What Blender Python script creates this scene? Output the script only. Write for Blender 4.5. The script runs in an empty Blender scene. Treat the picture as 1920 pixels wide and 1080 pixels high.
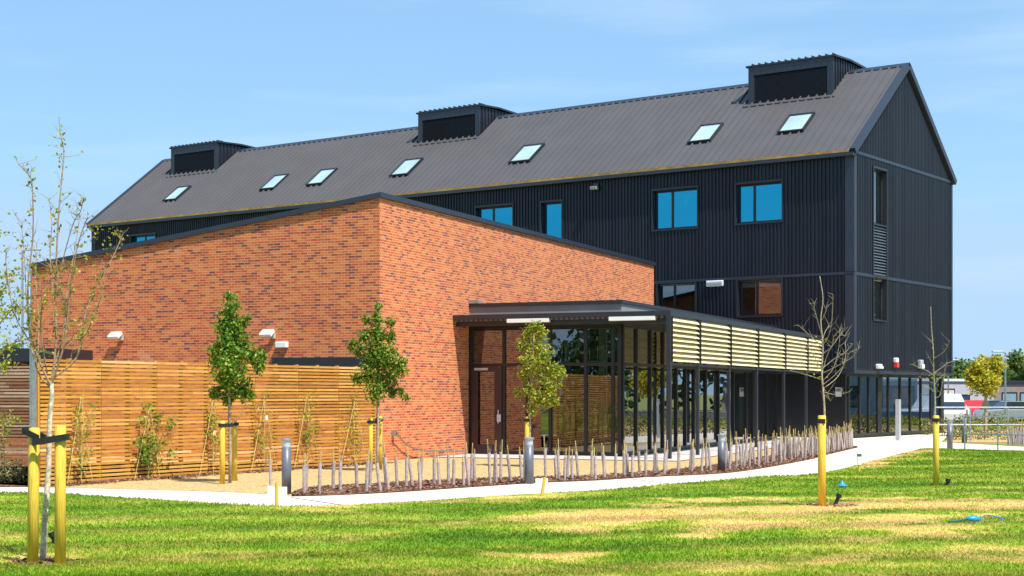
import bpy, bmesh, math, random
import numpy as np
from mathutils import Vector, Matrix
random.seed(7); RN = np.random.RandomState(11)
S = bpy.context.scene
COL = S.collection
# ---------------------------------------------------------------- camera
FPX, CX, HY, HC = 2890.0, 960.0, 738.0, 1.85      # focal length / horizon measured on the photograph (1920 px wide), eye height
cam_d = bpy.data.cameras.new('camera'); cam = bpy.data.objects.new('camera', cam_d); COL.objects.link(cam)
cam.location = (0, 0, HC); cam.rotation_euler = (math.pi/2, 0, 0)
cam_d.sensor_width = 36; cam_d.lens = 36*FPX/1920; cam_d.shift_y = (HY-540)/1920
cam_d.clip_start = .1; cam_d.clip_end = 3000
S.camera = cam
S.render.resolution_x = 1024; S.render.resolution_y = 576
# ---------------------------------------------------------------- sun, sky, exposure
SUNV = Vector((.376, -.443, 1.0)).normalized()
EL = math.asin(SUNV.z); AZ = math.atan2(SUNV.x, SUNV.y)
sd = bpy.data.lights.new('sun', 'SUN'); sd.energy = 4.9; sd.angle = math.radians(.5); sd.color = (1, .95, .87)
sun = bpy.data.objects.new('sun', sd); COL.objects.link(sun); sun.location = (10, -10, 40)
sun.rotation_euler = SUNV.to_track_quat('Z', 'Y').to_euler()
W = bpy.data.worlds.new('World'); S.world = W; W.use_nodes = True
nt = W.node_tree; bg = nt.nodes['Background']
sk = nt.nodes.new('ShaderNodeTexSky'); sk.sky_type = 'NISHITA'; sk.sun_disc = False
sk.sun_elevation = EL; sk.sun_rotation = AZ; sk.air_density = 1.0; sk.dust_density = .0; sk.ozone_density = 2.2; sk.altitude = 50
# faint high cirrus, mapped on the sky directions
tc = nt.nodes.new('ShaderNodeTexCoord'); mp = nt.nodes.new('ShaderNodeMapping'); mp.inputs['Scale'].default_value = (3, 3, 26); mp.inputs['Rotation'].default_value = (0, .12, 0)
nz = nt.nodes.new('ShaderNodeTexNoise'); nz.inputs['Scale'].default_value = 1.6; nz.inputs['Detail'].default_value = 6
rp = nt.nodes.new('ShaderNodeMapRange'); rp.inputs[1].default_value = .56; rp.inputs[2].default_value = .9; rp.inputs[4].default_value = .2
mx = nt.nodes.new('ShaderNodeMix'); mx.data_type = 'RGBA'; mx.inputs[7].default_value = (7, 8, 9, 1)
nt.links.new(tc.outputs['Generated'], mp.inputs[0]); nt.links.new(mp.outputs[0], nz.inputs[0]); nt.links.new(nz.outputs[0], rp.inputs[0])
nt.links.new(rp.outputs[0], mx.inputs[0]); nt.links.new(sk.outputs[0], mx.inputs[6]); hs = nt.nodes.new('ShaderNodeHueSaturation'); hs.inputs['Saturation'].default_value = 1.22
cl = nt.nodes.new('ShaderNodeVectorMath'); cl.operation = 'MINIMUM'; cl.inputs[1].default_value = (3.6, 4.6, 5.8)
m2 = nt.nodes.new('ShaderNodeMix'); m2.data_type = 'RGBA'; m2.inputs[0].default_value = .6; m2.inputs[7].default_value = (2.15, 3.6, 5.3, 1)   # thin bright summer air over the whole dome
nt.links.new(mx.outputs[2], hs.inputs['Color']); nt.links.new(hs.outputs[0], cl.inputs[0]); nt.links.new(cl.outputs[0], m2.inputs[6])
m3 = nt.nodes.new('ShaderNodeMix'); m3.data_type = 'RGBA'; m3.inputs[7].default_value = (4.0, 4.9, 5.8, 1); rp3 = nt.nodes.new('ShaderNodeMapRange'); rp3.inputs[1].default_value = .48; rp3.inputs[2].default_value = .8; rp3.inputs[4].default_value = .30
nt.links.new(nz.outputs[0], rp3.inputs[0]); nt.links.new(rp3.outputs[0], m3.inputs[0]); nt.links.new(m2.outputs[2], m3.inputs[6]); nt.links.new(m3.outputs[2], bg.inputs[0])
bg.inputs[1].default_value = .12
S.view_settings.view_transform = 'Standard'; S.view_settings.look = 'None'; S.view_settings.gamma = 1; S.view_settings.exposure = .62
S.render.engine = 'CYCLES'
S.cycles.max_bounces = 8; S.cycles.transparent_max_bounces = 12
# ---------------------------------------------------------------- geometry helpers
class Fr:
    """upright local frame: U and V horizontal, z up"""
    def __init__(s, o, U, V=None):
        s.o = Vector((o[0], o[1], 0)); s.U = Vector((U[0], U[1], 0)).normalized()
        s.V = Vector((V[0], V[1], 0)).normalized() if V else Vector((-s.U.y, s.U.x, 0))
    def p(s, u, v, z): return s.o + s.U*u + s.V*v + Vector((0, 0, z))
    def loc(s, P):
        d = Vector((P[0], P[1], 0)) - s.o; det = s.U.x*s.V.y - s.U.y*s.V.x
        return ((d.x*s.V.y - d.y*s.V.x)/det, (s.U.x*d.y - s.U.y*d.x)/det, P[2] if len(P) > 2 else 0)
WF = Fr((0, 0), (1, 0))
def ray(x, y): return Vector(((x-CX)/FPX, 1, -(y-HY)/FPX))
EYE = Vector((0, 0, HC))
def G(x, y, z=0):                      # point of the ground seen at (x, y) of the photograph
    r = ray(x, y); t = (z-HC)/r.z; return EYE + r*t
def AT(x, y, Y): return EYE + ray(x, y)*Y
def onplane(P, N, x, y):
    r = ray(x, y); return EYE + r*((P-EYE).dot(N)/r.dot(N))
def hitV(F, v, x, y):                  # on the plane v = const of a frame -> (u, z)
    q = onplane(F.p(0, v, 0), F.U.cross(Vector((0, 0, 1))), x, y); l = F.loc(q); return l[0], q.z
def hitU(F, u, x, y):
    q = onplane(F.p(u, 0, 0), F.V.cross(Vector((0, 0, 1))), x, y); l = F.loc(q); return l[1], q.z
class MB:
    def __init__(s): s.v = []; s.f = []; s.uv = []; s.smooth = False
    def face(s, pts, uvs=None):
        n = len(s.v); s.v += [tuple(p) for p in pts]; s.f.append(tuple(range(n, n+len(pts))))
        s.uv.append(uvs or [(p[0], p[2]) for p in pts])
    def box(s, F, u0, u1, v0, v1, z0, z1):
        P = lambda a, b, c: F.p(a, b, c)
        for (pts) in (((u0,v0,z0),(u1,v0,z0),(u1,v0,z1),(u0,v0,z1)), ((u0,v1,z0),(u1,v1,z0),(u1,v1,z1),(u0,v1,z1))):
            s.face([P(*q) for q in pts], [(q[0], q[2]) for q in pts])
        for (pts) in (((u0,v0,z0),(u0,v1,z0),(u0,v1,z1),(u0,v0,z1)), ((u1,v0,z0),(u1,v1,z0),(u1,v1,z1),(u1,v0,z1))):
            s.face([P(*q) for q in pts], [(q[1], q[2]) for q in pts])
        for (pts) in (((u0,v0,z0),(u1,v0,z0),(u1,v1,z0),(u0,v1,z0)), ((u0,v0,z1),(u1,v0,z1),(u1,v1,z1),(u0,v1,z1))):
            s.face([P(*q) for q in pts], [(q[0], q[1]) for q in pts])
        return s
    def prism(s, pts2, axisfn, a0, a1):
        """pts2 polygon extruded: axisfn(p, a) -> 3D"""
        A = [axisfn(p, a0) for p in pts2]; B = [axisfn(p, a1) for p in pts2]
        s.face(A); s.face(B[::-1]); n = len(pts2)
        for i in range(n): s.face([A[i], A[(i+1) % n], B[(i+1) % n], B[i]])
        return s
    def tube(s, pts, radii, n=6, cap=True):
        pts = [Vector(p) for p in pts]; rings = []
        if isinstance(radii, (int, float)): radii = [radii]*len(pts)
        ref = None
        for i, p in enumerate(pts):
            d = (pts[min(i+1, len(pts)-1)] - pts[max(i-1, 0)]).normalized()
            if ref is None or abs(ref.dot(d)) > .95: ref = Vector((1, 0, 0)) if abs(d.x) < .8 else Vector((0, 1, 0))
            a = d.cross(ref).normalized(); b = d.cross(a); ref = a.cross(d)
            rings.append([p + (a*math.cos(2*math.pi*k/n) + b*math.sin(2*math.pi*k/n))*radii[i] for k in range(n)])
        base = len(s.v); L = 0
        for i, r in enumerate(rings): s.v += [tuple(q) for q in r]
        for i in range(len(rings)-1):
            dl = (pts[i+1]-pts[i]).length
            for k in range(n):
                k2 = (k+1) % n
                s.f.append((base+i*n+k, base+i*n+k2, base+(i+1)*n+k2, base+(i+1)*n+k))
                s.uv.append([(k/n, L), ((k+1)/n, L), ((k+1)/n, L+dl), (k/n, L+dl)])
            L += dl
        if cap:
            for o in (0, (len(rings)-1)*n):
                s.f.append(tuple(base+o+k for k in range(n))); s.uv.append([(0, 0)]*n)
        return s
    def lathe(s, c, prof, n=16):       # profile [(r, z)] about the vertical through c
        base = len(s.v); c = Vector(c)
        for r, z in prof: s.v += [(c.x+r*math.cos(2*math.pi*k/n), c.y+r*math.sin(2*math.pi*k/n), c.z+z) for k in range(n)]
        for i in range(len(prof)-1):
            for k in range(n):
                k2 = (k+1) % n; s.f.append((base+i*n+k, base+i*n+k2, base+(i+1)*n+k2, base+(i+1)*n+k)); s.uv.append([(k/n, prof[i][1])]*4)
        for o in (0, (len(prof)-1)*n): s.f.append(tuple(base+o+k for k in range(n))); s.uv.append([(0, 0)]*n)
        return s
    def ball(s, c, r, n=8, sq=(1, 1, 1)):
        prof = [(r*math.sin(math.pi*i/6+1e-3), -r*math.cos(math.pi*i/6)*sq[2]) for i in range(7)]
        return s.lathe(c, prof, n)
    def build(s, name, m, parent=None, smooth=False, recalc=True, bevel=0):
        me = bpy.data.meshes.new(name)
        me.from_pydata(s.v, [], s.f)
        uvl = me.uv_layers.new(name='UVMap')
        flat = [c for f in s.uv for uv in f for c in (uv[0], uv[1])]
        uvl.data.foreach_set('uv', flat)
        if recalc:
            bm = bmesh.new(); bm.from_mesh(me)
            bmesh.ops.remove_doubles(bm, verts=bm.verts, dist=1e-4) if len(s.v) < 4000 else None
            bmesh.ops.recalc_face_normals(bm, faces=bm.faces); bm.to_mesh(me); bm.free()
        if smooth: me.polygons.foreach_set('use_smooth', [True]*len(me.polygons))
        me.materials.append(m); me.update()
        o = bpy.data.objects.new(name, me); COL.objects.link(o)
        if parent is not None:
            o.parent = parent; par = parent; M = Matrix.Identity(4)
            while par is not None: M = par.matrix_basis @ M if False else M; par = par.parent
            # parents of parts are Empties at the thing's base (translation only): shift the mesh into the thing's space
            off = Vector((0, 0, 0)); par = parent
            while par is not None: off += par.location; par = par.parent
            if off.length: me.transform(Matrix.Translation(-off))
        if bevel:
            b = o.modifiers.new('bevel', 'BEVEL'); b.width = bevel; b.segments = 2; b.limit_method = 'ANGLE'
        return o
def tag(o, label, cat, group=None):
    o['label'] = label; o['category'] = cat
    if group: o['group'] = group
    return o
def thing(name, loc, label, cat, group=None):
    o = bpy.data.objects.new(name, None); COL.objects.link(o); o.location = loc; o.empty_display_size = .3
    return tag(o, label, cat, group)
def struct(o): o['kind'] = 'structure'; return o
def dup(root, loc, rz=0, label=None, scale=None):
    r = root.copy(); COL.objects.link(r); r.location = loc; r.rotation_euler = (0, 0, rz)
    if scale: r.scale = scale
    if label: r['label'] = label
    for ch in list(root.children):
        c = ch.copy(); COL.objects.link(c); c.parent = r
        for g in list(ch.children):
            d = g.copy(); COL.objects.link(d); d.parent = c
    return r
# ---------------------------------------------------------------- materials
def newmat(name):
    m = bpy.data.materials.new(name); m.use_nodes = True; t = m.node_tree
    return m, t, t.nodes['Principled BSDF']
def N(t, typ, **kw):
    n = t.nodes.new('ShaderNode'+typ)
    for k, v in kw.items():
        if k.startswith('i_'):
            key = k[2:]; key = int(key) if key.isdigit() else key.replace('_', ' ')
            n.inputs[key].default_value = v
        else: setattr(n, k, v)
    return n
def ramp(t, stops, interp='LINEAR'):
    r = t.nodes.new('ShaderNodeValToRGB'); r.color_ramp.interpolation = interp
    while len(r.color_ramp.elements) < len(stops): r.color_ramp.elements.new(.5)
    for e, (p, c) in zip(r.color_ramp.elements, stops): e.position = p; e.color = (*c, 1)
    return r
def mat(name, col, rough=.6, metal=0, var=.12, vscale=6, bump=0, bscale=60, spec=.5, island=0, coat=0, streak=False):
    m, t, b = newmat(name); L = t.links.new
    b.inputs['Roughness'].default_value = rough; b.inputs['Metallic'].default_value = metal
    b.inputs['Specular IOR Level'].default_value = spec; b.inputs['Coat Weight'].default_value = coat
    tcn = N(t, 'TexCoord'); n1 = N(t, 'TexNoise', i_Scale=vscale, i_Detail=5.0)
    if streak:
        mpn = N(t, 'Mapping'); mpn.inputs['Scale'].default_value = (1.6, 1.6, .09); L(tcn.outputs['Object'], mpn.inputs[0]); L(mpn.outputs[0], n1.inputs['Vector'])
    else: L(tcn.outputs['Object'], n1.inputs['Vector'])
    mr = N(t, 'MapRange', i_3=1-var, i_4=1+var); mr.inputs[1].default_value = .3; mr.inputs[2].default_value = .7
    L(n1.outputs[0], mr.inputs[0]); src = mr.outputs[0]
    if island:
        g = N(t, 'NewGeometry'); m2 = N(t, 'MapRange', i_3=1-island, i_4=1+island); L(g.outputs['Random Per Island'], m2.inputs[0])
        mm = N(t, 'Math', operation='MULTIPLY'); L(src, mm.inputs[0]); L(m2.outputs[0], mm.inputs[1]); src = mm.outputs[0]
    vm = N(t, 'VectorMath', operation='SCALE'); vm.inputs[0].default_value = col; L(src, vm.inputs['Scale']); L(vm.outputs[0], b.inputs['Base Color'])
    if bump:
        n2 = N(t, 'TexNoise', i_Scale=bscale, i_Detail=4.0); L(tcn.outputs['Object'], n2.inputs['Vector'])
        bp = N(t, 'Bump', i_Strength=bump, i_Distance=.01); L(n2.outputs[0], bp.inputs['Height']); L(bp.outputs[0], b.inputs['Normal'])
    return m
def brick_mat():
    m, t, b = newmat('brick'); L = t.links.new
    uv = N(t, 'UVMap'); sx = N(t, 'SeparateXYZ'); L(uv.outputs[0], sx.inputs[0])
    def M(op, a, bb=None):
        n = N(t, 'Math', operation=op)
        for i, q in enumerate((a, bb)):
            if q is None: continue
            if isinstance(q, (int, float)): n.inputs[i].default_value = q
            else: L(q, n.inputs[i])
        return n.outputs[0]
    bw, bh = .215, .072
    vr = M('DIVIDE', sx.outputs[1], bh); row = M('FLOOR', vr); fv = M('FRACT', vr)
    odd = M('MULTIPLY', M('MODULO', M('ADD', row, 4000), 2), .5)
    ur = M('ADD', M('DIVIDE', sx.outputs[0], bw), odd); colm = M('FLOOR', ur); fu = M('FRACT', ur)
    cmb = N(t, 'CombineXYZ'); L(colm, cmb.inputs[0]); L(row, cmb.inputs[1])
    wn = N(t, 'TexWhiteNoise', noise_dimensions='2D'); L(cmb.outputs[0], wn.inputs[0])
    # clusters: darker bricks gather here and there
    cn = N(t, 'TexNoise', i_Scale=.16, i_Detail=3.0); L(cmb.outputs[0], cn.inputs['Vector'])
    rr = M('ADD', wn.outputs[0], M('MULTIPLY', M('SUBTRACT', cn.outputs[0], .5), .2))
    r = ramp(t, [(0, (.20, .060, .048)), (.08, (.27, .068, .040)), (.18, (.42, .085, .028)), (.42, (.54, .118, .030)), (.72, (.61, .165, .038)), (.95, (.62, .205, .052))]); L(rr, r.inputs[0])
    fn = N(t, 'TexNoise', i_Scale=55.0, i_Detail=3.0); L(uv.outputs[0], fn.inputs['Vector'])
    mr = N(t, 'MapRange', i_3=.78, i_4=1.22); mr.inputs[1].default_value = .3; mr.inputs[2].default_value = .7; L(fn.outputs[0], mr.inputs[0])
    vs = N(t, 'VectorMath', operation='SCALE'); L(r.outputs[0], vs.inputs[0]); L(mr.outputs[0], vs.inputs['Scale'])
    # mortar mask
    mu = M('MAXIMUM', M('LESS_THAN', fu, .045), M('LESS_THAN', fv, .15))
    mxn = N(t, 'Mix', data_type='RGBA'); mxn.inputs[7].default_value = (.70, .44, .29, 1)
    L(mu, mxn.inputs[0]); L(vs.outputs[0], mxn.inputs[6])
    # pale efflorescence stain by the corner, on the long face
    sn = N(t, 'TexNoise', i_Scale=1.1, i_Detail=5.0); L(uv.outputs[0], sn.inputs['Vector'])
    s2 = N(t, 'MapRange'); s2.inputs[1].default_value = .66; s2.inputs[2].default_value = .8; s2.inputs[4].default_value = .35; L(sn.outputs[0], s2.inputs[0])
    mx2 = N(t, 'Mix', data_type='RGBA'); mx2.inputs[7].default_value = (.62, .48, .40, 1); L(s2.outputs[0], mx2.inputs[0]); L(mxn.outputs[2], mx2.inputs[6])
    L(mx2.outputs[2], b.inputs['Base Color']); b.inputs['Roughness'].default_value = .85
    h = M('ADD', M('MULTIPLY', M('SUBTRACT', 1.0, mu), 1.0), M('MULTIPLY', fn.outputs[0], .4))
    bp = N(t, 'Bump', i_Strength=.6, i_Distance=.008); L(h, bp.inputs['Height']); L(bp.outputs[0], b.inputs['Normal'])
    return m
def glass_mat(name, tint, base=.12, gl=(.9, .95, 1)):
    m, t, b = newmat(name); L = t.links.new; t.nodes.remove(b)
    tr = N(t, 'BsdfTransparent'); tr.inputs[0].default_value = (*tint, 1)
    g = N(t, 'BsdfGlossy', i_Roughness=.008); g.inputs[0].default_value = (*gl, 1)
    geo = N(t, 'NewGeometry'); dp = N(t, 'VectorMath', operation='DOT_PRODUCT'); L(geo.outputs['Normal'], dp.inputs[0]); L(geo.outputs['Incoming'], dp.inputs[1])
    ab = N(t, 'Math', operation='ABSOLUTE'); L(dp.outputs['Value'], ab.inputs[0]); om = N(t, 'Math', operation='SUBTRACT'); om.inputs[0].default_value = 1; L(ab.outputs[0], om.inputs[1])
    pw = N(t, 'Math', operation='POWER'); L(om.outputs[0], pw.inputs[0]); pw.inputs[1].default_value = 4.5
    f = N(t, 'Math', operation='MULTIPLY_ADD'); L(pw.outputs[0], f.inputs[0]); f.inputs[1].default_value = .95; f.inputs[2].default_value = .045
    a = N(t, 'Math', operation='MULTIPLY_ADD'); a.inputs[1].default_value = 1.3; a.inputs[2].default_value = base; a.use_clamp = True
    tcn = N(t, 'TexCoord'); nn = N(t, 'TexNoise', i_Scale=.7); L(tcn.outputs['Object'], nn.inputs['Vector'])
    bp = N(t, 'Bump', i_Strength=.08, i_Distance=.02); L(nn.outputs[0], bp.inputs['Height']); L(bp.outputs[0], g.inputs['Normal'])
    mx = N(t, 'MixShader'); L(f.outputs[0], a.inputs[0]); L(a.outputs[0], mx.inputs[0]); L(tr.outputs[0], mx.inputs[1]); L(g.outputs[0], mx.inputs[2])
    L(mx.outputs[0], t.nodes['Material Output'].inputs[0]); return m
def leaf_mat(name, stops, trans=.35):
    m, t, b = newmat(name); L = t.links.new
    g = N(t, 'NewGeometry'); r = ramp(t, stops); L(g.outputs['Random Per Island'], r.inputs[0])
    L(r.outputs[0], b.inputs['Base Color']); b.inputs['Roughness'].default_value = .5; b.inputs['Specular IOR Level'].default_value = .35
    tl = N(t, 'BsdfTranslucent'); h = N(t, 'HueSaturation', i_Value=1.3, i_Hue=.485); L(r.outputs[0], h.inputs['Color']); L(h.outputs[0], tl.inputs[0])
    mx = N(t, 'MixShader', i_Fac=trans); L(b.outputs[0], mx.inputs[1]); L(tl.outputs[0], mx.inputs[2]); L(mx.outputs[0], t.nodes['Material Output'].inputs[0])
    return m
def wood_mat(name, stops, rough=.65, rows=None, gs=(1.2, 26, 1)):
    """timber: tone picked per mesh island, grain along the first UV axis"""
    m, t, b = newmat(name); L = t.links.new
    g = N(t, 'NewGeometry'); r = ramp(t, stops); L(g.outputs['Random Per Island'], r.inputs[0])
    uv = N(t, 'UVMap'); mp = N(t, 'Mapping'); mp.inputs['Scale'].default_value = gs; L(uv.outputs[0], mp.inputs[0])
    n = N(t, 'TexNoise', i_Scale=2.5, i_Detail=6.0); L(mp.outputs[0], n.inputs['Vector'])
    mr = N(t, 'MapRange', i_3=.68, i_4=1.3); mr.inputs[1].default_value = .3; mr.inputs[2].default_value = .7; L(n.outputs[0], mr.inputs[0])
    vs = N(t, 'VectorMath', operation='SCALE'); L(r.outputs[0], vs.inputs[0]); L(mr.outputs[0], vs.inputs['Scale']); L(vs.outputs[0], b.inputs['Base Color'])
    b.inputs['Roughness'].default_value = rough; return m
def ground_mat(name, stops, scale, detail=8, bump=.5, bscale=None, vor=None):
    m, t, b = newmat(name); L = t.links.new; tcn = N(t, 'TexCoord')
    n = N(t, 'TexNoise', i_Scale=scale, i_Detail=float(detail), i_Roughness=.65); L(tcn.outputs['Object'], n.inputs['Vector']); src = n.outputs[0]
    if vor:
        v = N(t, 'TexVoronoi', i_Scale=vor); L(tcn.outputs['Object'], v.inputs['Vector'])
        sp = N(t, 'SeparateColor'); L(v.outputs['Color'], sp.inputs[0])
        mm = N(t, 'Mix'); mm.inputs[0].default_value = .65; L(n.outputs[0], mm.inputs[2]); L(sp.outputs[0], mm.inputs[3]); src = mm.outputs[0]
    r = ramp(t, stops); L(src, r.inputs[0]); L(r.outputs[0], b.inputs['Base Color']); b.inputs['Roughness'].default_value = .9; b.inputs['Specular IOR Level'].default_value = .2
    if bump:
        bp = N(t, 'Bump', i_Strength=bump, i_Distance=.03); L(src, bp.inputs['Height']); L(bp.outputs[0], b.inputs['Normal'])
    return m
def lawn_mat(name, blade=False):
    m, t, b = newmat(name); L = t.links.new; tcn = N(t, 'TexCoord')
    a = N(t, 'Attribute', attribute_name='dry'); s = N(t, 'Attribute', attribute_name='stripe')
    n = N(t, 'TexNoise', i_Scale=9.0, i_Detail=8.0, i_Roughness=.75); L(tcn.outputs['Object'], n.inputs['Vector'])
    def M(op, x, y):
        q = N(t, 'Math', operation=op)
        for i, v in enumerate((x, y)):
            if isinstance(v, (int, float)): q.inputs[i].default_value = v
            else: L(v, q.inputs[i])
        return q.outputs[0]
    f = M('ADD', a.outputs['Fac'], M('MULTIPLY', M('SUBTRACT', n.outputs[0], .5), 1.1))
    if blade:
        g = N(t, 'NewGeometry'); f = M('ADD', f, M('MULTIPLY', M('SUBTRACT', g.outputs['Random Per Island'], .5), .5))
    dryr = ramp(t, [(0.0, (.085, .195, .006)), (.3, (.180, .300, .010)), (.5, (.33, .38, .03)), (.72, (.60, .46, .13)), (1, (.70, .44, .16))]); L(f, dryr.inputs[0])
    mr = N(t, 'MapRange', i_3=.78, i_4=1.22); L(s.outputs['Fac'], mr.inputs[0])
    vs = N(t, 'VectorMath', operation='SCALE'); L(dryr.outputs[0], vs.inputs[0]); L(mr.outputs[0], vs.inputs['Scale']); L(vs.outputs[0], b.inputs['Base Color'])
    b.inputs['Roughness'].default_value = .75; b.inputs['Specular IOR Level'].default_value = .25
    n2 = N(t, 'TexNoise', i_Scale=70.0, i_Detail=6.0); L(tcn.outputs['Object'], n2.inputs['Vector'])
    if not blade:
        bp = N(t, 'Bump', i_Strength=.9, i_Distance=.03); L(n2.outputs[0], bp.inputs['Height']); L(bp.outputs[0], b.inputs['Normal'])
    else:
        tl = N(t, 'BsdfTranslucent'); L(vs.outputs[0], tl.inputs[0]); mx = N(t, 'MixShader', i_Fac=.45)
        L(b.outputs[0], mx.inputs[1]); L(tl.outputs[0], mx.inputs[2]); L(mx.outputs[0], t.nodes['Material Output'].inputs[0])
    return m
BRICK = brick_mat()
CLAD = mat('black_cladding', (.0125, .0162, .026), .42, .0, .35, 1.2, spec=.42, streak=True)
ROOFM = mat('standing_seam_roof', (.082, .078, .082), .5, .0, .07, .6, spec=.45)
DARK = mat('anthracite_metal', (.017, .020, .028), .4, 0, .1, 3, spec=.6)
TRIM = mat('dark_flashing', (.022, .03, .048), .4, 0, .1, 3, spec=.6)
GREYM = mat('grey_panel', (.26, .235, .225), .4, 0, .1, 2)
OCHRE = mat('ochre_eaves_closer', (.42, .25, .07), .7, 0, .3, 2)
WHITE = mat('white_plastic', (.82, .83, .84), .4, 0, .03, 3)
LGREY = mat('pale_grey_metal', (.5, .52, .55), .4, .3, .08, 4)
GALV = mat('galvanised_steel', (.42, .46, .50), .38, .8, .15, 10)
BOLL = mat('bollard_grey', (.115, .125, .15), .42, .1, .08, 6)
CONC = ground_mat('pale_concrete', [(.3, (.58, .50, .40)), (.7, (.74, .66, .55))], 1.7, 10, .25)
PAVE = ground_mat('grey_paving', [(.3, (.40, .38, .36)), (.7, (.52, .50, .48))], 3, 8, .2)
GRAVEL = ground_mat('golden_gravel', [(.2, (.30, .19, .07)), (.5, (.50, .34, .14)), (.8, (.62, .46, .24))], 14, 8, .8, vor=30)
BARK = ground_mat('bark_mulch', [(.15, (.035, .016, .010)), (.45, (.11, .048, .025)), (.8, (.28, .14, .07))], 22, 8, 1.0, vor=18)
CHIP = wood_mat('bark_chips', [(0, (.04, .018, .012)), (.4, (.15, .06, .035)), (.8, (.30, .14, .08)), (1, (.45, .27, .16))])
SOIL = ground_mat('field', [(.3, (.10, .16, .03)), (.7, (.30, .26, .09))], .25, 8, .3)
ASPH = ground_mat('asphalt', [(.3, (.045, .045, .05)), (.7, (.085, .085, .09))], 4, 8, .3)
GLASS = glass_mat('clear_glazing', (.50, .56, .58), .14)
BLUEG = glass_mat('blue_tinted_glazing', (.22, .42, .5), .5, (.045, .58, .86))
SKYG = glass_mat('rooflight_glazing', (.85, .92, .93), -.02)
FENCE = wood_mat('honey_larch_slats', [(0, (.40, .165, .022)), (.35, (.50, .225, .032)), (.7, (.58, .28, .045)), (.97, (.64, .35, .08)), (1, (.70, .50, .24))])
FENCE2 = wood_mat('weathered_slats', [(0, (.24, .10, .04)), (.6, (.36, .18, .08)), (1, (.55, .40, .26))])
LOUV = wood_mat('pale_timber_louvre', [(0, (.60, .50, .28)), (1, (.74, .63, .38))])
STAKE = wood_mat('yellow_tree_stake', [(0, (.64, .40, .035)), (1, (.76, .52, .06))], gs=(14, 1.6, 1))
BARKT = mat('tree_bark', (.36, .29, .20), .85, 0, .45, 30, bump=.6, bscale=40)
BARKP = mat('pale_tree_bark', (.56, .47, .34), .85, 0, .5, 22, bump=.6, bscale=30)
TWIG = mat('pale_twig', (.34, .28, .19), .8, 0, .3, 20)
TWIGD = mat('reddish_twig', (.33, .21, .13), .8, 0, .35, 20)
LEAFD = leaf_mat('deep_green_leaves', [(0, (.03, .095, .005)), (.4, (.085, .21, .010)), (.8, (.20, .33, .018)), (1, (.42, .46, .05))], .4)
LEAFY = leaf_mat('yellow_green_leaves', [(0, (.07, .14, .008)), (.45, (.22, .31, .015)), (.8, (.42, .43, .03)), (1, (.62, .50, .06))], .4)
LEAFA = leaf_mat('turning_leaves', [(0, (.08, .12, .01)), (.4, (.26, .27, .02)), (.8, (.48, .40, .04)), (1, (.50, .22, .05))], .35)
LEAFF = leaf_mat('far_woodland_leaves', [(0, (.022, .05, .015)), (.5, (.05, .10, .02)), (1, (.12, .18, .03))], .25)
BLACKP = mat('black_plastic', (.015, .015, .018), .35)
STRAP = mat('black_rubber_strap', (.012, .012, .014), .6)
GUARD = mat('translucent_tree_guard', (.40, .325, .295), .55, 0, .3, 15, island=.18)
CANE = mat('bamboo_cane', (.56, .44, .15), .6, 0, .2, 20, island=.15)
BLUEP = mat('blue_plastic', (.02, .26, .62), .35)
HOSEG = mat('green_hose', (.02, .13, .11), .45)
BLUEC = mat('blue_chair_plastic', (.10, .38, .62), .4)
PLAST = mat('interior_plaster', (.45, .45, .44), .8)
PLINTH = mat('interior_floor', (.20, .19, .18), .5)
CARW = mat('white_car_paint', (.75, .76, .78), .2, 0, .02, coat=.8); CARR = mat('red_car_paint', (.60, .02, .015), .2, 0, .02, coat=.8)
CARS = mat('silver_car_paint', (.35, .38, .42), .25, .5, .02, coat=.8); CARG = mat('car_glass', (.02, .03, .04), .08, spec=.9); TYRE = mat('tyre', (.015, .015, .015), .7)
REDP = mat('red_plastic', (.65, .06, .03), .4); GREENP = mat('green_panel', (.02, .22, .05), .5)
LINING = mat('rooflight_lining', (.50, .57, .57), .7, 0, .15, .8)
RENDER = mat('grey_render', (.42, .41, .45), .8, 0, .05, 2); RENDW = mat('white_render', (.68, .66, .62), .8, 0, .05, 2)
LEAFYT = leaf_mat('yellowing_leaves', [(0, (.14, .20, .01)), (.4, (.34, .36, .02)), (.8, (.62, .54, .05)), (1, (.58, .46, .05))], .4)
LEAFB = leaf_mat('sunlit_far_leaves', [(0, (.035, .085, .02)), (.5, (.09, .17, .03)), (1, (.26, .30, .04))], .3)
HEDGE = leaf_mat('hedge_leaves', [(0, (.07, .09, .02)), (.5, (.16, .17, .04)), (1, (.36, .28, .12))], .2)
# ---------------------------------------------------------------- frames of the two buildings
BC = G(1600, 822); FB = Fr(BC, (-4035, 2890), (2070, 2890))
KC = G(712, 866);  FK = Fr(KC, (-6790, 2890), (1230, 2890))
LB = 48.1; WB = 11.5; ZS = 2.82; ZBD = 6.83; ZE = 11.86; ZR = 16.15; HB = WB/2
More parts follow.
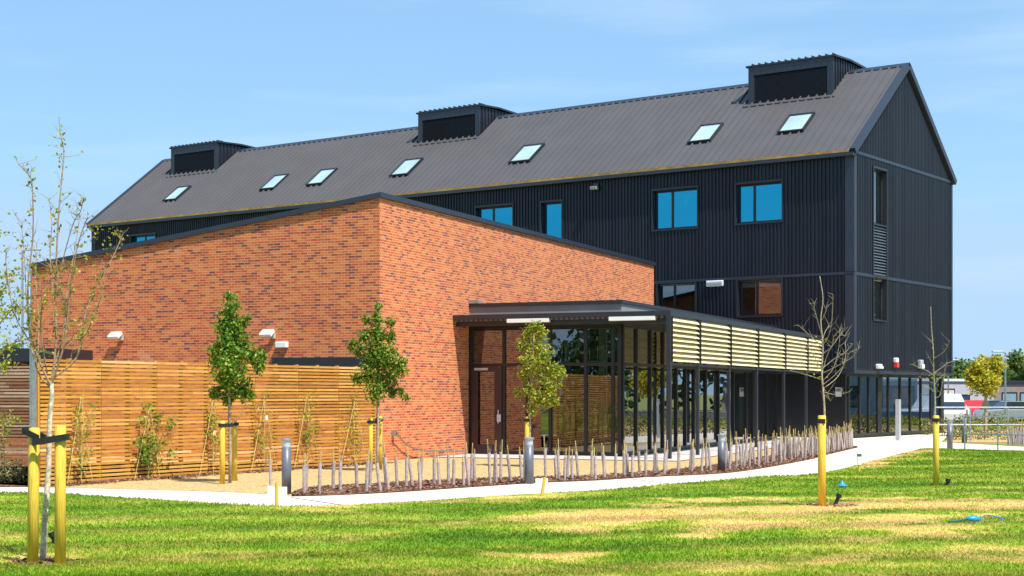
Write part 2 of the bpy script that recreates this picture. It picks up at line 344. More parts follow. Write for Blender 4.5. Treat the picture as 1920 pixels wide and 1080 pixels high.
# ================================================================ GROUND
def sheet(name, pts, m, z):
    bm = bmesh.new(); vs = [bm.verts.new((p[0], p[1], z)) for p in pts]; f = bm.faces.new(vs)
    bmesh.ops.triangulate(bm, faces=[f]); me = bpy.data.meshes.new(name); bm.normal_update()
    for f in bm.faces:
        if f.normal.z < 0: f.normal_flip()
    bm.to_mesh(me); bm.free(); me.materials.append(m)
    o = bpy.data.objects.new(name, me); COL.objects.link(o); return struct(o)
def zland(y): return -.02 - .10*min(1, max(0, (y-72)/30))
ys = [-400, -100, 0, 40, 60, 72, 78, 84, 90, 96, 102, 130, 200, 400, 1500]
mb = MB()
for a, b2 in zip(ys[:-1], ys[1:]): mb.face([(-1500, a, zland(a)), (1500, a, zland(a)), (1500, b2, zland(b2)), (-1500, b2, zland(b2))])
struct(mb.build('ground', SOIL))
LOW = [(0,925),(100,927),(250,936),(400,946),(480,950),(560,952),(650,949),(780,942),(957,930),(1120,921),(1263,909),(1437,895),(1500,893),(1550,886),(1592,877),(1640,864),(1698,850),(1737,842),(1800,843),(1920,846)]
UPP = [(0,913),(130,915),(250,918),(400,922),(500,927),(547,931),(713,925),(880,914),(1003,906),(1120,901),(1212,895),(1353,888),(1437,877),(1522,861),(1550,853),(1609,839)]
BKU = [(547,927),(580,914),(713,906),(880,898),(1003,895),(1120,892),(1200,886),(1311,876),(1367,867),(1450,854),(1522,844),(1556,840),(1609,838)]
def smooth(pts, n=4):
    out = []
    for i in range(len(pts)-1):
        p0, p1, p2, p3 = pts[max(i-1, 0)], pts[i], pts[i+1], pts[min(i+2, len(pts)-1)]
        for k in range(n):
            t = k/n; out.append(tuple(.5*((2*p1[j]) + (-p0[j]+p2[j])*t + (2*p0[j]-5*p1[j]+4*p2[j]-p3[j])*t*t + (-p0[j]+3*p1[j]-3*p2[j]+p3[j])*t**3) for j in (0, 1)))
    return out + [pts[-1]]
lowG = [G(*p) for p in LOW]; lowG = smooth([(p.x, p.y) for p in lowG]); uppG = smooth([(G(*p).x, G(*p).y) for p in UPP]); bkuG = smooth([(G(*p).x, G(*p).y) for p in BKU])
lext = [(-70, lowG[0][1]+4)]; rext = [(80, lowG[-1][1]-3)]
# concrete: everything between the lawn edge and the beds / buildings
farR = [(G(1920, 838).x+55, 52.5), (G(1920, 838).x, G(1920, 838).y), (G(1765, 829).x, G(1765, 829).y)]
sheet('path', lext + lowG + rext + farR + [tuple(FB.p(0, 11.4, 0).xy), tuple(FB.p(0, 0, 0).xy), tuple(FB.p(9, 1, 0).xy), tuple(FB.p(9, -1.5, 0).xy), tuple(FK.p(-7.5, 20, 0).xy)] + uppG[::-1] + [(-70, uppG[0][1]+4)], CONC, .0)
sheet('gravel_bed', [(-70, uppG[0][1]+4.0)] + uppG + [tuple(FK.p(-7.4, 19.4, 0).xy), tuple(FK.p(-7.4, 6, 0).xy), tuple(FK.p(-7.4, 3.3, 0).xy), tuple(FK.p(1, 3, 0).xy), (-20, 50), (-70, 50)], GRAVEL, .004)
sheet('bark_bed', uppG[[i for i, p in enumerate(uppG) if abs(p[0]-G(547, 931).x) < .02][0]:] + bkuG[::-1], BARK, .012)
fl0, fl1 = G(66, 912), G(705, 868)
fd = (fl1-fl0).normalized(); fn = Vector((fd.y, -fd.x, 0))
wob = lambda k: .35 + .12*math.sin(k*2.1) + .08*math.sin(k*5.3)
sheet('bark_border', [tuple((fl0 + fd*(12.1*i/20) + fn*wob(i*.6)).xy) for i in range(21)] + [tuple((fl1-fn*.3).xy), tuple((fl0-fn*.3).xy), (fl0.x-14, fl0.y+9), (-34, 34.5), (fl0.x-3, fl0.y-.7)], BARK, .008)
sheet('paving', [tuple(FK.p(0, 3.25, 0).xy), tuple(FK.p(-7.3, 3.45, 0).xy), tuple(FK.p(-7.3, 19.6, 0).xy), tuple(FK.p(-7.0, 24, 0).xy), tuple(FK.p(0, 24, 0).xy)], PAVE, .016)
sheet('paving_edge', [tuple(FK.p(0, 3.17, 0).xy), tuple(FK.p(-7.38, 3.37, 0).xy), tuple(FK.p(-7.38, 14, 0).xy), tuple(FK.p(-7.3, 14, 0).xy), tuple(FK.p(-7.3, 3.45, 0).xy), tuple(FK.p(0, 3.25, 0).xy)], CONC, .02)
# lawn grid with dryness and mowing stripes as true surface attributes
def vnoise(x, y, seed):
    xi = np.floor(x).astype(int); yi = np.floor(y).astype(int); xf = x-xi; yf = y-yi
    def h(a, b2): return ((np.sin(a*127.1 + b2*311.7 + seed*74.7)*43758.5453) % 1.0)
    sx = xf*xf*(3-2*xf); sy = yf*yf*(3-2*yf)
    return (h(xi, yi)*(1-sx)+h(xi+1, yi)*sx)*(1-sy) + (h(xi, yi+1)*(1-sx)+h(xi+1, yi+1)*sx)*sy
PATCH = [(1250,962,330,16,.75),(1750,945,260,15,.75),(1480,975,150,9,.4),(1330,1008,70,9,.7),(1060,1050,75,10,.8),(960,1042,60,8,.5),(1800,992,190,20,.65),(1620,985,90,10,.4),
         (820,941,210,7,.6),(1630,867,34,6,1.1),(1680,855,40,5,1.1),(1728,846,34,4,1.0),(560,958,120,5,.35),(1130,985,150,8,.35),(1400,990,110,8,.35),(200,985,120,6,.3),(1130,1012,100,8,.3),(1560,1052,160,12,.3),(350,1050,160,12,.25),(700,1010,140,9,.25),(1880,1035,90,14,.3),(90,1055,70,9,.45)]
def lawnfields(X, Y):
    """fade of the turf: patches given by where they lie on the ground"""
    px = CX + FPX*X/np.maximum(Y, 1); py = HY + FPX*HC/np.maximum(Y, 1)
    d = .30*np.ones_like(X)
    wx = (vnoise(X*1.3, Y*1.3, 3)-.5); wy = (vnoise(X*.9, Y*1.3, 4)-.5); w3 = vnoise(X*3.5, Y*4.5, 12)-.5
    for (cx, cy, rx, ry, a) in PATCH:
        q = np.sqrt(((px-cx)/rx + wx*1.3)**2 + ((py-cy+(px-cx)*.035)/ry + wy*2.2 + w3*1.2)**2); d = d + .88*a*np.clip(1.35-q, 0, 1)
    d += .42*(vnoise(X*.28+2, Y*.8, 1)-.45) + .30*(vnoise(X*1.4, Y*2.2, 2)-.5) + .16*(vnoise(X*4, Y*6, 6)-.5)
    s = .5+.5*np.sin((Y*1.0 - X*.27)*2*np.pi/2.1 + 2.2*vnoise(X*.3, Y*.3, 9)); s = np.clip((s-.5)*1.6+.5, 0, 1)
    return d - .07*(s-.5), s*.8 + .2*vnoise(X*2, Y*3, 8)
nx, ny = 300, 300
gx = np.linspace(-1, 1, nx)
bnd = np.array([(-70, lowG[0][1]+4)] + lowG + [(80, lowG[-1][1]-3)])
verts = []; 
xs = np.concatenate([np.linspace(-65, -13, 30), np.linspace(-12.8, 18, 260), np.linspace(18.5, 75, 30)])
farY = np.interp(xs, bnd[:, 0], bnd[:, 1])
tt = np.linspace(0, 1, 220)
near = -30.0
Yg = np.where(tt[:, None] < .1, near + (tt[:, None]/.1)*(12-near), 12 + (farY[None, :]-12)*(tt[:, None]-.1)/.9)
Xg = np.repeat(xs[None, :], len(tt), 0)
Zg = .022 + .03*(vnoise(Xg*.5, Yg*.5, 5)-.5)*np.clip((farY[None, :]-Yg)*1.2, 0, 1)
V = np.stack([Xg, Yg, Zg], -1).reshape(-1, 3); R, Cc = Yg.shape
idx = np.arange(R*Cc).reshape(R, Cc)
F = np.stack([idx[:-1, :-1], idx[:-1, 1:], idx[1:, 1:], idx[1:, :-1]], -1).reshape(-1, 4)
def np_mesh(name, V, F, m, attrs=None, smooth=False):
    me = bpy.data.meshes.new(name); me.vertices.add(len(V)); me.vertices.foreach_set('co', V.astype('f').ravel())
    k = F.shape[1]; me.loops.add(F.size); me.loops.foreach_set('vertex_index', F.astype('i').ravel())
    me.polygons.add(len(F)); me.polygons.foreach_set('loop_start', np.arange(0, F.size, k, dtype='i')); me.polygons.foreach_set('loop_total', np.full(len(F), k, 'i'))
    if smooth: me.polygons.foreach_set('use_smooth', np.ones(len(F), bool))
    me.update(calc_edges=True)
    for n_, a in (attrs or {}).items(): me.attributes.new(n_, 'FLOAT', 'POINT').data.foreach_set('value', a.astype('f').ravel())
    me.materials.append(m); o = bpy.data.objects.new(name, me); COL.objects.link(o); return o
d_, s_ = lawnfields(V[:, 0], V[:, 1])
struct(np_mesh('lawn', V, F, lawn_mat('turf'), {'dry': d_, 'stripe': s_}, True))
# grass blades on the nearer part of the lawn
NBL = 540000
by = 14.5 + (62-14.5)*RN.rand(NBL)**1.9; bx = (RN.rand(NBL)*2-1)*(by*.40+3.0)
ok = by < np.interp(bx, bnd[:, 0], bnd[:, 1]) + .03; bx = bx[ok]; by = by[ok]; n = len(bx)
bd, bs = lawnfields(bx, by)
ang = RN.rand(n)*2*np.pi; hgt = (.018+.022*RN.rand(n))*np.where(bd > .55, .75, 1); wd = .0035+.004*RN.rand(n) + by*.00016 + np.maximum(0, by-26)*.0004; lean = (RN.rand(n)-.5)*.05; l2 = (RN.rand(n)-.5)*.05
z0 = .02 + .03*(vnoise(bx*.5, by*.5, 5)-.5)
P0 = np.stack([bx-np.cos(ang)*wd, by-np.sin(ang)*wd, z0], -1); P1 = np.stack([bx+np.cos(ang)*wd, by+np.sin(ang)*wd, z0], -1); P2 = np.stack([bx+lean, by+l2, z0+hgt], -1)
V = np.stack([P0, P1, P2], 1).reshape(-1, 3); F = np.arange(3*n).reshape(-1, 3)
o = np_mesh('grass', V, F, lawn_mat('grass_blades', True), {'dry': np.repeat(bd, 3), 'stripe': np.repeat(bs, 3)})
tag(o, 'short mown grass of the lawn with dry straw-coloured patches', 'grass'); o['kind'] = 'stuff'
# loose bark chips
def chips(name, poly_sampler, n, label, size=.022):
    mbk = MB()
    for _ in range(n):
        x, y = poly_sampler(); a = random.random()*6.28; l = size*random.uniform(.5, 1.5); w = l*random.uniform(.3, .6)
        c, s = math.cos(a), math.sin(a); t1, t2 = random.uniform(-.5, .5)*w, random.uniform(-.5, .5)*l; z = random.uniform(.018, .04)
        mbk.face([(x-c*l+s*w, y-s*l-c*w, z-t1+t2), (x-c*l-s*w, y-s*l+c*w, z+t1+t2), (x+c*l-s*w, y+s*l+c*w, z+t1-t2), (x+c*l+s*w, y+s*l-c*w, z-t1-t2)])
    o = mbk.build(name, CHIP, recalc=False); tag(o, label, 'bark mulch'); o['kind'] = 'stuff'; return o
def bandpt(w):
    px = 550 + (1605-550)*w; return px
LU = np.array(UPP); LBK = np.array(BKU)
bedX = np.linspace(548, 1606, 200); bedP = np.array([tuple(G(x, np.interp(x, LU[:, 0], LU[:, 1])).xy) for x in bedX]); bedS = np.concatenate([[0], np.cumsum(np.linalg.norm(np.diff(bedP, axis=0), axis=1))])
def bed_at(sd, f):
    px = float(np.interp(sd, bedS, bedX)); return G(px, np.interp(px, LU[:, 0], LU[:, 1])).lerp(G(px, np.interp(px, LBK[:, 0], LBK[:, 1])), f)
def bed_sample():
    p = bed_at(random.random()*bedS[-1], random.uniform(.02, .98)); return p.x, p.y
chips('bark_chips', bed_sample, 17000, 'dark brown bark chips covering the narrow bed along the pale path')
def fence_sample():
    k = random.random()*12.1; p = fl0 + fd*k + fn*random.uniform(0, wob(k)+.25); return p.x, p.y
chips('bark_chips', fence_sample, 4000, 'brown bark chips strewn along the foot of the honey slatted fence')
# path joints and hose
mb = MB()
for a, b2 in (((545, 933), (650, 948.5)), ((1183, 898), (1263, 908.5)), ((1360, 888), (1440, 894)), ((1437, 878.5), (1556, 879))):
    A = G(*a); B = G(*b2); dd = (B-A).normalized(); pp = Vector((-dd.y, dd.x, 0))*.02
    mb.face([(*(A-pp).xy, .005), (*(B-pp).xy, .005), (*(B+pp).xy, .005), (*(A+pp).xy, .005)])
struct(mb.build('path_joints', mat('joint_filler', (.05, .06, .05), .9)))
# ================================================================ BLACK BUILDING
B = thing('clad_building', FB.o, 'long three-storey building in black ribbed cladding with a steep pitched metal roof', 'building')
Zv = Vector((0, 0, 1))
def holes_wall(mbx, P, a0, a1, z0, z1, holes):
    ac = sorted({a0, a1, *[h for q in holes for h in q[:2]]}); zc = sorted({z0, z1, *[h for q in holes for h in q[2:]]})
    for i in range(len(ac)-1):
        for j in range(len(zc)-1):
            ca, cz = (ac[i]+ac[i+1])/2, (zc[j]+zc[j+1])/2
            if any(q[0] < ca < q[1] and q[2] < cz < q[3] for q in holes): continue
            if not (a0 < ca < a1 and z0 < cz < z1): continue
            q = [(ac[i], zc[j]), (ac[i+1], zc[j]), (ac[i+1], zc[j+1]), (ac[i], zc[j+1])]
            mbx.face([P(*k) for k in q], q)
def ribs(mbx, P3, a0, a1, z0f, z1f, holes, pitch=.172, w=.05, dep=.05):
    """trapezoidal ribs; P3(a, out, z)"""
    n = int((a1-a0)/pitch)
    for i in range(n):
        a = a0 + (i+.5)*pitch; zt = z1f(a); zb = z0f(a); cuts = sorted([(q[2], q[3]) for q in holes if q[0]-w < a < q[1]+w]); z = zb; segs = []
        for c0, c1 in cuts:
            if c0 > z: segs.append((z, min(c0, zt)))
            z = max(z, c1)
        if z < zt: segs.append((z, zt))
        for s0, s1 in segs:
            if s1-s0 < .03: continue
            o1, o2 = w*.95, w*.55
            A = [P3(a-o1, 0, s0), P3(a-o2, dep, s0), P3(a+o2, dep, s0), P3(a+o1, 0, s0)]; Bq = [P3(a-o1, 0, s1), P3(a-o2, dep, s1), P3(a+o2, dep, s1), P3(a+o1, 0, s1)]
            for k in range(3): mbx.face([A[k], A[k+1], Bq[k+1], Bq[k]])
            mbx.face(A); mbx.face(Bq)
# windows of the long front: (x0, x1, ytop, ybottom, mullion fraction from the left or None, tinted)
WINS = [(1381,1467,343,417,.36,1), (1225,1308,355,429,.40,1), (1016,1054,379,452,None,1), (893,962,387,462,.42,1), (246,292,441,480,.5,1),
        (1384,1466,524,592,.40,0), (1234,1304,530,602,.40,0)]
front_holes = []; winspec = []
for (x0, x1, yt, yb, mu, tint) in WINS:
    xm = (x0+x1)/2; u1, _ = hitV(FB, 0, x0, yt); u0, _ = hitV(FB, 0, x1, yt); zt = hitV(FB, 0, xm, yt)[1]; zb = hitV(FB, 0, xm, yb)[1]
    front_holes.append((u0, u1, zb, zt)); winspec.append((u0, u1, zb, zt, mu, tint))
Pf = lambda u, z: FB.p(u, 0, z); Pf3 = lambda u, o, z: FB.p(u, -o, z)
hu = [h for h in front_holes if h[2] > ZBD-.3]; hl = [h for h in front_holes if h[2] < ZBD-.3]
hl = [(a, b2, c, min(d, ZBD-.08)) for a, b2, c, d in hl]
mb = MB(); holes_wall(mb, Pf, 0, LB, ZBD, ZE, hu); ribs(mb, Pf3, .32, LB-.3, lambda a: ZBD+.09, lambda a: ZE-.02, [(a-.06, b2+.06, c-.1, d+.12) for a, b2, c, d in hu])
mb.build('front_wall', CLAD, B, recalc=False)
mb = MB(); holes_wall(mb, Pf, 0, LB, ZS, ZBD, hl); ribs(mb, Pf3, .32, LB-.3, lambda a: ZS+.1, lambda a: ZBD-.06, [(a-.06, b2+.06, c-.1, d+.12) for a, b2, c, d in hl])
mb.build('front_wall', CLAD, B, recalc=False)
# gable end
Pg = lambda v, z: FB.p(0, v, z); Pg3 = lambda v, o, z: FB.p(-o, v, z)
v0, _ = hitU(FB, 0, 1636, 420); v1, _ = hitU(FB, 0, 1660, 420)
_, zt1 = hitU(FB, 0, 1647, 318); _, zb1 = hitU(FB, 0, 1647, 421); _, zl = hitU(FB, 0, 1647, 516); _, zt2 = hitU(FB, 0, 1647, 521); _, zb2 = hitU(FB, 0, 1647, 600)
gh = [(v0, v1, zb1, zt1), (v0, v1, zl, zb1), (v0, v1, zb2, zt2)]
rk = (ZR-ZE)/HB
ztop = lambda v: ZE + rk*(HB-abs(v-HB))
mb = MB(); holes_wall(mb, Pg, 0, WB, ZS, ZE, gh); mb.face([Pg(0, ZE), Pg(WB, ZE), Pg(HB, ZR)])
hq = [(a-.05, b2+.05, c-.06, d+.06) for a, b2, c, d in gh]
ribs(mb, Pg3, .15, WB-.12, lambda a: ZS+.1, lambda a: ZBD-.07, hq, w=.045); ribs(mb, Pg3, .15, WB-.12, lambda a: ZBD+.07, lambda a: ZE-.08, hq, w=.045)
ribs(mb, Pg3, .15, WB-.12, lambda a: ZE+.08, lambda a: ztop(a)-.12, [], w=.045)
mb.build('gable_wall', CLAD, B, recalc=False)
mb = MB(); P = lambda v, z: FB.p(LB, v, z); mb.face([P(0, 0), P(WB, 0), P(WB, ZE), P(HB, ZR), P(0, ZE)]); mb.build('gable_wall', CLAD, B)
mb = MB(); mb.box(FB, 0, LB, WB-.1, WB, ZS, ZE); mb.build('back_wall', CLAD, B)
# flashings and corner trims
mb = MB()
mb.box(FB, .0, LB, -.055, .0, ZBD-.05, ZBD+.07); mb.build('band_flashing', TRIM, B)
mb = MB(); mb.box(FB, -.06, -.001, -.055, WB+.02, ZBD-.07, ZBD+.06); mb.build('band_flashing', TRIM, B)
mb = MB(); mb.box(FB, -.06, -.001, .18, WB+.02, ZE-.07, ZE+.06); mb.build('band_flashing', TRIM, B)
mb = MB(); mb.box(FB, -.07, .34, -.07, -.002, ZBD+.08, ZE-.03); mb.box(FB, -.07, .34, -.07, -.002, ZS-.04, ZBD-.075)
mb.box(FB, -.071, -.002, -.002, .16, ZBD+.08, ZE-.03); mb.box(FB, -.071, -.002, -.002, .16, ZS-.04, ZBD-.075)
mb.build('corner_trim', TRIM, B); mb = MB(); mb.box(FB, -.065, -.002, WB-.12, WB+.05, ZS-.04, ZE); mb.build('corner_trim', TRIM, B)
mb = MB(); mb.box(FB, -.08, LB, -.08, WB+.05, ZS-.13, ZS-.001); mb.build('soffit', TRIM, B)
# roof: pitched slabs with standing seams
def roofmb(side):
    m_ = MB(); sgn = 1 if side == 0 else -1; ve = -.14 if side == 0 else WB+.14
    def R(u, s, h): # s 0..1 eaves to ridge, h above the deck
        v = ve + (HB-ve)*s; z = (ZE-.10) + (ZR+.1-(ZE-.10))*s
        nrm = Vector((0, 0, 1)) - FB.V*sgn*rk; nrm.normalize()
        return FB.p(u, v, z) + nrm*h
    return m_, R
for side in (0, 1):
    m_, R = roofmb(side)
    A = [R(-.14, 0, 0), R(LB+.1, 0, 0), R(LB+.1, 1, 0), R(-.14, 1, 0)]; Bq = [R(-.14, 0, .16), R(LB+.1, 0, .16), R(LB+.1, 1, .16), R(-.14, 1, .16)]
    m_.face(A); m_.face(Bq)
    for k in range(4): m_.face([A[k], A[(k+1) % 4], Bq[(k+1) % 4], Bq[k]])
    n = int((LB-.3)/.40)
    for i in range(n+1):
        u = .25 + i*.40; w = .042
        m_.face([R(u-w, 0, .16), R(u-w, .985, .16), R(u-w*.5, .985, .235), R(u-w*.5, 0, .235)]); m_.face([R(u-w*.5, 0, .235), R(u-w*.5, .985, .235), R(u+w*.5, .985, .235), R(u+w*.5, 0, .235)])
        m_.face([R(u+w, 0, .16), R(u+w, .985, .16), R(u+w*.5, .985, .235), R(u+w*.5, 0, .235)]); m_.face([R(u-w, 0, .16), R(u-w*.5, 0, .235), R(u+w*.5, 0, .235), R(u+w, 0, .16)])
    roofo = m_.build('roof', ROOFM, B, recalc=False)
    for ua, ub in ((-.20, .04), (LB-.02, LB+.16)):      # verge trims
        m_, R = roofmb(side)
        A = [R(ua, 0, -.02), R(ub, 0, -.02), R(ub, 1, -.02), R(ua, 1, -.02)]; Bq = [R(ua, 0, .235), R(ub, 0, .235), R(ub, 1, .235), R(ua, 1, .235)]
        m_.face(A); m_.face(Bq)
        for k in range(4): m_.face([A[k], A[(k+1) % 4], Bq[(k+1) % 4], Bq[k]])
        m_.build('verge_trim', TRIM, B)
mR, RF = roofmb(0)
mb = MB()
for dv in (-1, 1):
    mb.face([FB.p(-.2, HB, ZR+.36), FB.p(LB+.16, HB, ZR+.36), FB.p(LB+.16, HB+dv*.22, ZR+.18), FB.p(-.2, HB+dv*.22, ZR+.18)])
mb.build('ridge_cap', TRIM, B)
mb = MB(); mb.box(FB, .1, LB, -.285, -.245, ZE-.045, ZE+.06); mb.build('eaves_closer', OCHRE, B)
mb = MB(); mb.box(FB, -.12, LB+.05, -.30, -.06, ZE-.20, ZE-.06); mb.build('gutter', TRIM, B)
# front windows
def window(Pm, spec, parent, outward, jamb=.2, recess=.16, glassm=None, blind=None):
    """Pm(a, out, z)"""
    a0, a1, zb, zt, mu, gm = spec
    class Q:                                             # tiny adaptor frame
        def p(s, a, b2, z): return Pm(a, b2, z)
    q = Q(); t = MB(); w = .07
    for (x0, x1, y0, y1) in ((a0-w, a1+w, zt, zt+.09), (a0-w, a1+w, zb-.06, zb), (a0-w, a0, zb, zt), (a1, a1+w, zb, zt)): t.box(q, x0, x1, -.0, .075, y0, y1)
    for (x0, x1, y0, y1) in ((a0, a0+.02, zb, zt), (a1-.02, a1, zb, zt), (a0+.02, a1-.02, zt-.02, zt), (a0+.02, a1-.02, zb, zb+.02)): t.box(q, x0, x1, -recess-.06, -.001, y0, y1)
    win = t.build('window', DARK, parent)
    f = MB(); e = .065
    r0, r1 = -recess-.05, -recess+.01
    f.box(q, a0+.02, a1-.02, r0, r1, zt-.02-e, zt-.02); f.box(q, a0+.02, a1-.02, r0, r1, zb+.02, zb+.02+e); f.box(q, a0+.02, a0+.02+e, r0, r1, zb+.02+e, zt-.02-e); f.box(q, a1-.02-e, a1-.02, r0, r1, zb+.02+e, zt-.02-e)
    xs_ = [a0+.02+e, a1-.02-e]
    if mu:
        am = a0 + (a1-a0)*mu; f.box(q, am-e*.8, am+e*.8, r0, r1, zb+.02+e, zt-.02-e); xs_ = [a0+.02+e, am-e*.8, am+e*.8, a1-.02-e]
    f.build('frame', BLACKP, win)
    for i in range(0, len(xs_), 2):
        g = MB(); pts = [(xs_[i], zb+.08), (xs_[i+1], zb+.08), (xs_[i+1], zt-.08), (xs_[i], zt-.08)]
        g.face([Pm(a, -recess-.02, z) for a, z in pts]); g.build('pane', gm, win)
    bk = MB(); bk.box(q, a0+.03, a1-.03, -recess-.62, -recess-.60, zb, zt)
    return win
for i, (u0, u1, zb, zt, mu, tint) in enumerate(winspec):
    if not tint: zt = min(zt, ZBD-.08)
    mu2 = 1-mu if mu else None
    wn_ = window(Pf3, (u0, u1, zb, zt, mu2, BLUEG if tint else GLASS), B, -1)
    if i == 1:                                           # a sheet of paper stuck inside the pane
        q = MB(); q.face([FB.p(*(lambda a: (a[0], .20, a[1]))(hitV(FB, .20, x, y))) for x, y in ((1281, 365), (1298, 362), (1284, 392))]); q.build('paper', WHITE, wn_)
    if True:                                              # roller blind, part lowered
        q = MB(); dz = (.16 if tint else .14)*(zt-zb)
        q.face([FB.p(u0+.1, .24, zt-.09-dz), FB.p(u1-.1, .24, zt-.09-dz), FB.p(u1-.1, .24, zt-.05), FB.p(u0+.1, .24, zt-.05)]); q.build('roller_blind', PLAST, wn_)
# gable windows + louvre panel between
for (zb, zt) in ((zb1, zt1), (zb2, zt2)): window(Pg3, (v0, v1, zb, zt, None, GLASS), B, -1)
mb = MB(); nsl = 17
for i in range(nsl):
    z = zl + (zb1-zl-.06)*(i+.5)/nsl; h = (zb1-zl)/nsl
    mb.face([Pg3(v0, .05, z-h*.42), Pg3(v1, .05, z-h*.42), Pg3(v1, -.05, z+h*.5), Pg3(v0, -.05, z+h*.5)])
mb.face([Pg3(v0, -.1, zl), Pg3(v1, -.1, zl), Pg3(v1, -.1, zb1), Pg3(v0, -.1, zb1)])
mb.build('louvre_panel', mat('louvre_metal', (.10, .13, .16), .4, .2), B, recalc=False)
for (a, b2) in ((v0-.07, v0), (v1, v1+.07)): mb = MB(); mb.box(FB, -.075, -.002, a, b2, zl, zb1-.07); mb.build('louvre_frame', TRIM, B)
# rooms behind the windows (floors, a rear partition) so nothing reads as an empty shell
mb = MB()
for z in (ZBD-.15, ZE-.12): mb.box(FB, .15, LB-.15, .15, WB-.15, z, z+.12)
mb.box(FB, .15, LB-.15, 3.4, 3.5, ZS+.02, ZBD-.16); mb.box(FB, .15, LB-.15, 3.4, 3.5, ZBD, ZE-.13); mb.build('inner_floor', PLAST, B)
# rooflights
SLK = [[(304.8,378),(328.7,375.5),(359.7,349.6),(335.8,352)], [(486,357.7),(513,354.4),(544,327.7),(517,330.5)], [(573.4,348.7),(603,346),(634,317),(604.4,319.8)],
       [(731.5,331.6),(764.5,328.5),(794.5,297.6),(760,301.7)], [(955,306.4),(993,303.3),(1021,271.8),(983.4,274)], [(1289,269.4),(1331,265.4),(1359,231.5),(1314.4,238)], [(1457,251),(1506,246),(1529.5,212.4),(1481.5,218.5)]]
RN_ = (RF(1, 0, 0)-RF(0, 0, 0)).cross(RF(0, 1, 0)-RF(0, 0, 0)).normalized()
if RN_.z < 0: RN_ = -RN_
slen = (RF(0, 1, 0)-RF(0, 0, 0)).length
def roofuv(x, y, h=.2):
    q = onplane(RF(0, 0, h), RN_, x, y); l = FB.loc(q); return l[0], (q-RF(l[0], 0, h)).length/slen
for c in SLK:
    L_ = [roofuv(*p) for p in c]; uc = sum(p[0] for p in L_)/4; s0 = (L_[0][1]+L_[1][1])/2; s1 = (L_[2][1]+L_[3][1])/2
    wu = (abs(L_[0][0]-L_[1][0]) + abs(L_[2][0]-L_[3][0]))/4; e = .07
    def rb(mbx, ua, ub, sa, sb, h0, h1):
        A = [RF(ua, sa, h0), RF(ub, sa, h0), RF(ub, sb, h0), RF(ua, sb, h0)]; Bq = [RF(ua, sa, h1), RF(ub, sa, h1), RF(ub, sb, h1), RF(ua, sb, h1)]
        mbx.face(A); mbx.face(Bq)
        for k in range(4): mbx.face([A[k], A[(k+1) % 4], Bq[(k+1) % 4], Bq[k]])
    es = e/slen; f = MB()
    for ua, ub, sa, sb in ((uc-wu, uc+wu, s0, s0+es), (uc-wu, uc+wu, s1-es, s1), (uc-wu, uc-wu+e, s0+es, s1-es), (uc+wu-e, uc+wu, s0+es, s1-es)): rb(f, ua, ub, sa, sb, .15, .30)
    fo = f.build('rooflight', DARK, B)
    g = MB(); g.face([RF(uc-wu+e, s0+es, .28), RF(uc+wu-e, s0+es, .28), RF(uc+wu-e, s1-es, .28), RF(uc-wu+e, s1-es, .28)]); g.build('pane', SKYG, fo)
    w_ = MB()                                            # white shaft lining seen through the glass
    w_.face([RF(uc-wu+e, s0+es, .245), RF(uc+wu-e, s0+es, .245), RF(uc+wu-e, s1-es, .245), RF(uc-wu+e, s1-es, .245)]); w_.build('shaft_lining', LINING, fo)
# ventilation housings astride the ridge
for (xl, yl, ylb, xr, yr, yrb, xs2, ys2) in ((1404,123,196,1563,101,178,1609,121), (785,210,270,900,194.6,256,956.6,210), (321.7,276,327.6,409,263.5,319,469.4,275.6)):
    u0, s0 = roofuv(xr, yrb, .16); v = -.14 + (HB+.14)*s0; u1, _ = hitV(FB, v, xl, ylb); u0 = hitV(FB, v, xr, yrb)[0]
    zt = (hitV(FB, v, xr, yr)[1] + hitV(FB, v, xl, yl)[1])/2; vb = 2*HB - v; zb = ZE + rk*v - .3
    m_ = MB(); m_.box(FB, u0, u1, v, vb, zb, zt-.12)
    for side, uu in ((0, u0), (1, u1)):                  # ribbed flanks
        nn = int((vb-v)/.3)
        for i in range(nn):
            a = v + .2 + i*(vb-v-.3)/nn
            du = -.04 if side == 0 else .04
            m_.box(FB, min(uu, uu+du), max(uu, uu+du), a-.03, a+.03, zb, zt-.13)
    ho = m_.build('vent_housing', CLAD, B)
    c_ = MB(); c_.prism([(v-.08, zt-.12), (HB, zt-.05), (vb+.08, zt-.12), (vb+.08, zt-.03), (HB, zt+.04), (v-.08, zt-.03)], lambda p, a: FB.p(a, p[0], p[1]), u0-.12, u1+.12)
    for i in range(int((u1-u0)/.33)+1): c_.box(FB, u0+i*.33-.02, u0+i*.33+.02, v-.12, v+.4, zt-.03, zt+.035)
    c_.build('cap', DARK, ho)
    f_ = MB(); e = .22; fz0 = ztop(v)+.22
    f_.box(FB, u0+.0, u0+e*1.3, v-.05, v-.002, fz0, zt-.13); f_.box(FB, u1-e*1.3, u1, v-.05, v-.002, fz0, zt-.13); f_.box(FB, u0+e*1.3, u1-e*1.3, v-.05, v-.002, zt-.5, zt-.13)
    f_.build('frame', TRIM, ho)
    l_ = MB(); nn = 26
    for i in range(nn):
        z = fz0 + .05 + (zt-.55-fz0)*i/nn; h = (zt-.55-fz0)/nn
        l_.face([FB.p(u0+e*1.3, v-.035, z), FB.p(u1-e*1.3, v-.035, z), FB.p(u1-e*1.3, v-.005, z+h), FB.p(u0+e*1.3, v-.005, z+h)])
    l_.build('louvre', BLACKP, ho, recalc=False)
    k_ = MB(); k_.box(FB, u0-.15, u1+.15, v-.3, v-.005, ztop(v)-.02-.15*rk, ztop(v)+.12-.15*rk*0); k_.build('apron_flashing', TRIM, ho)
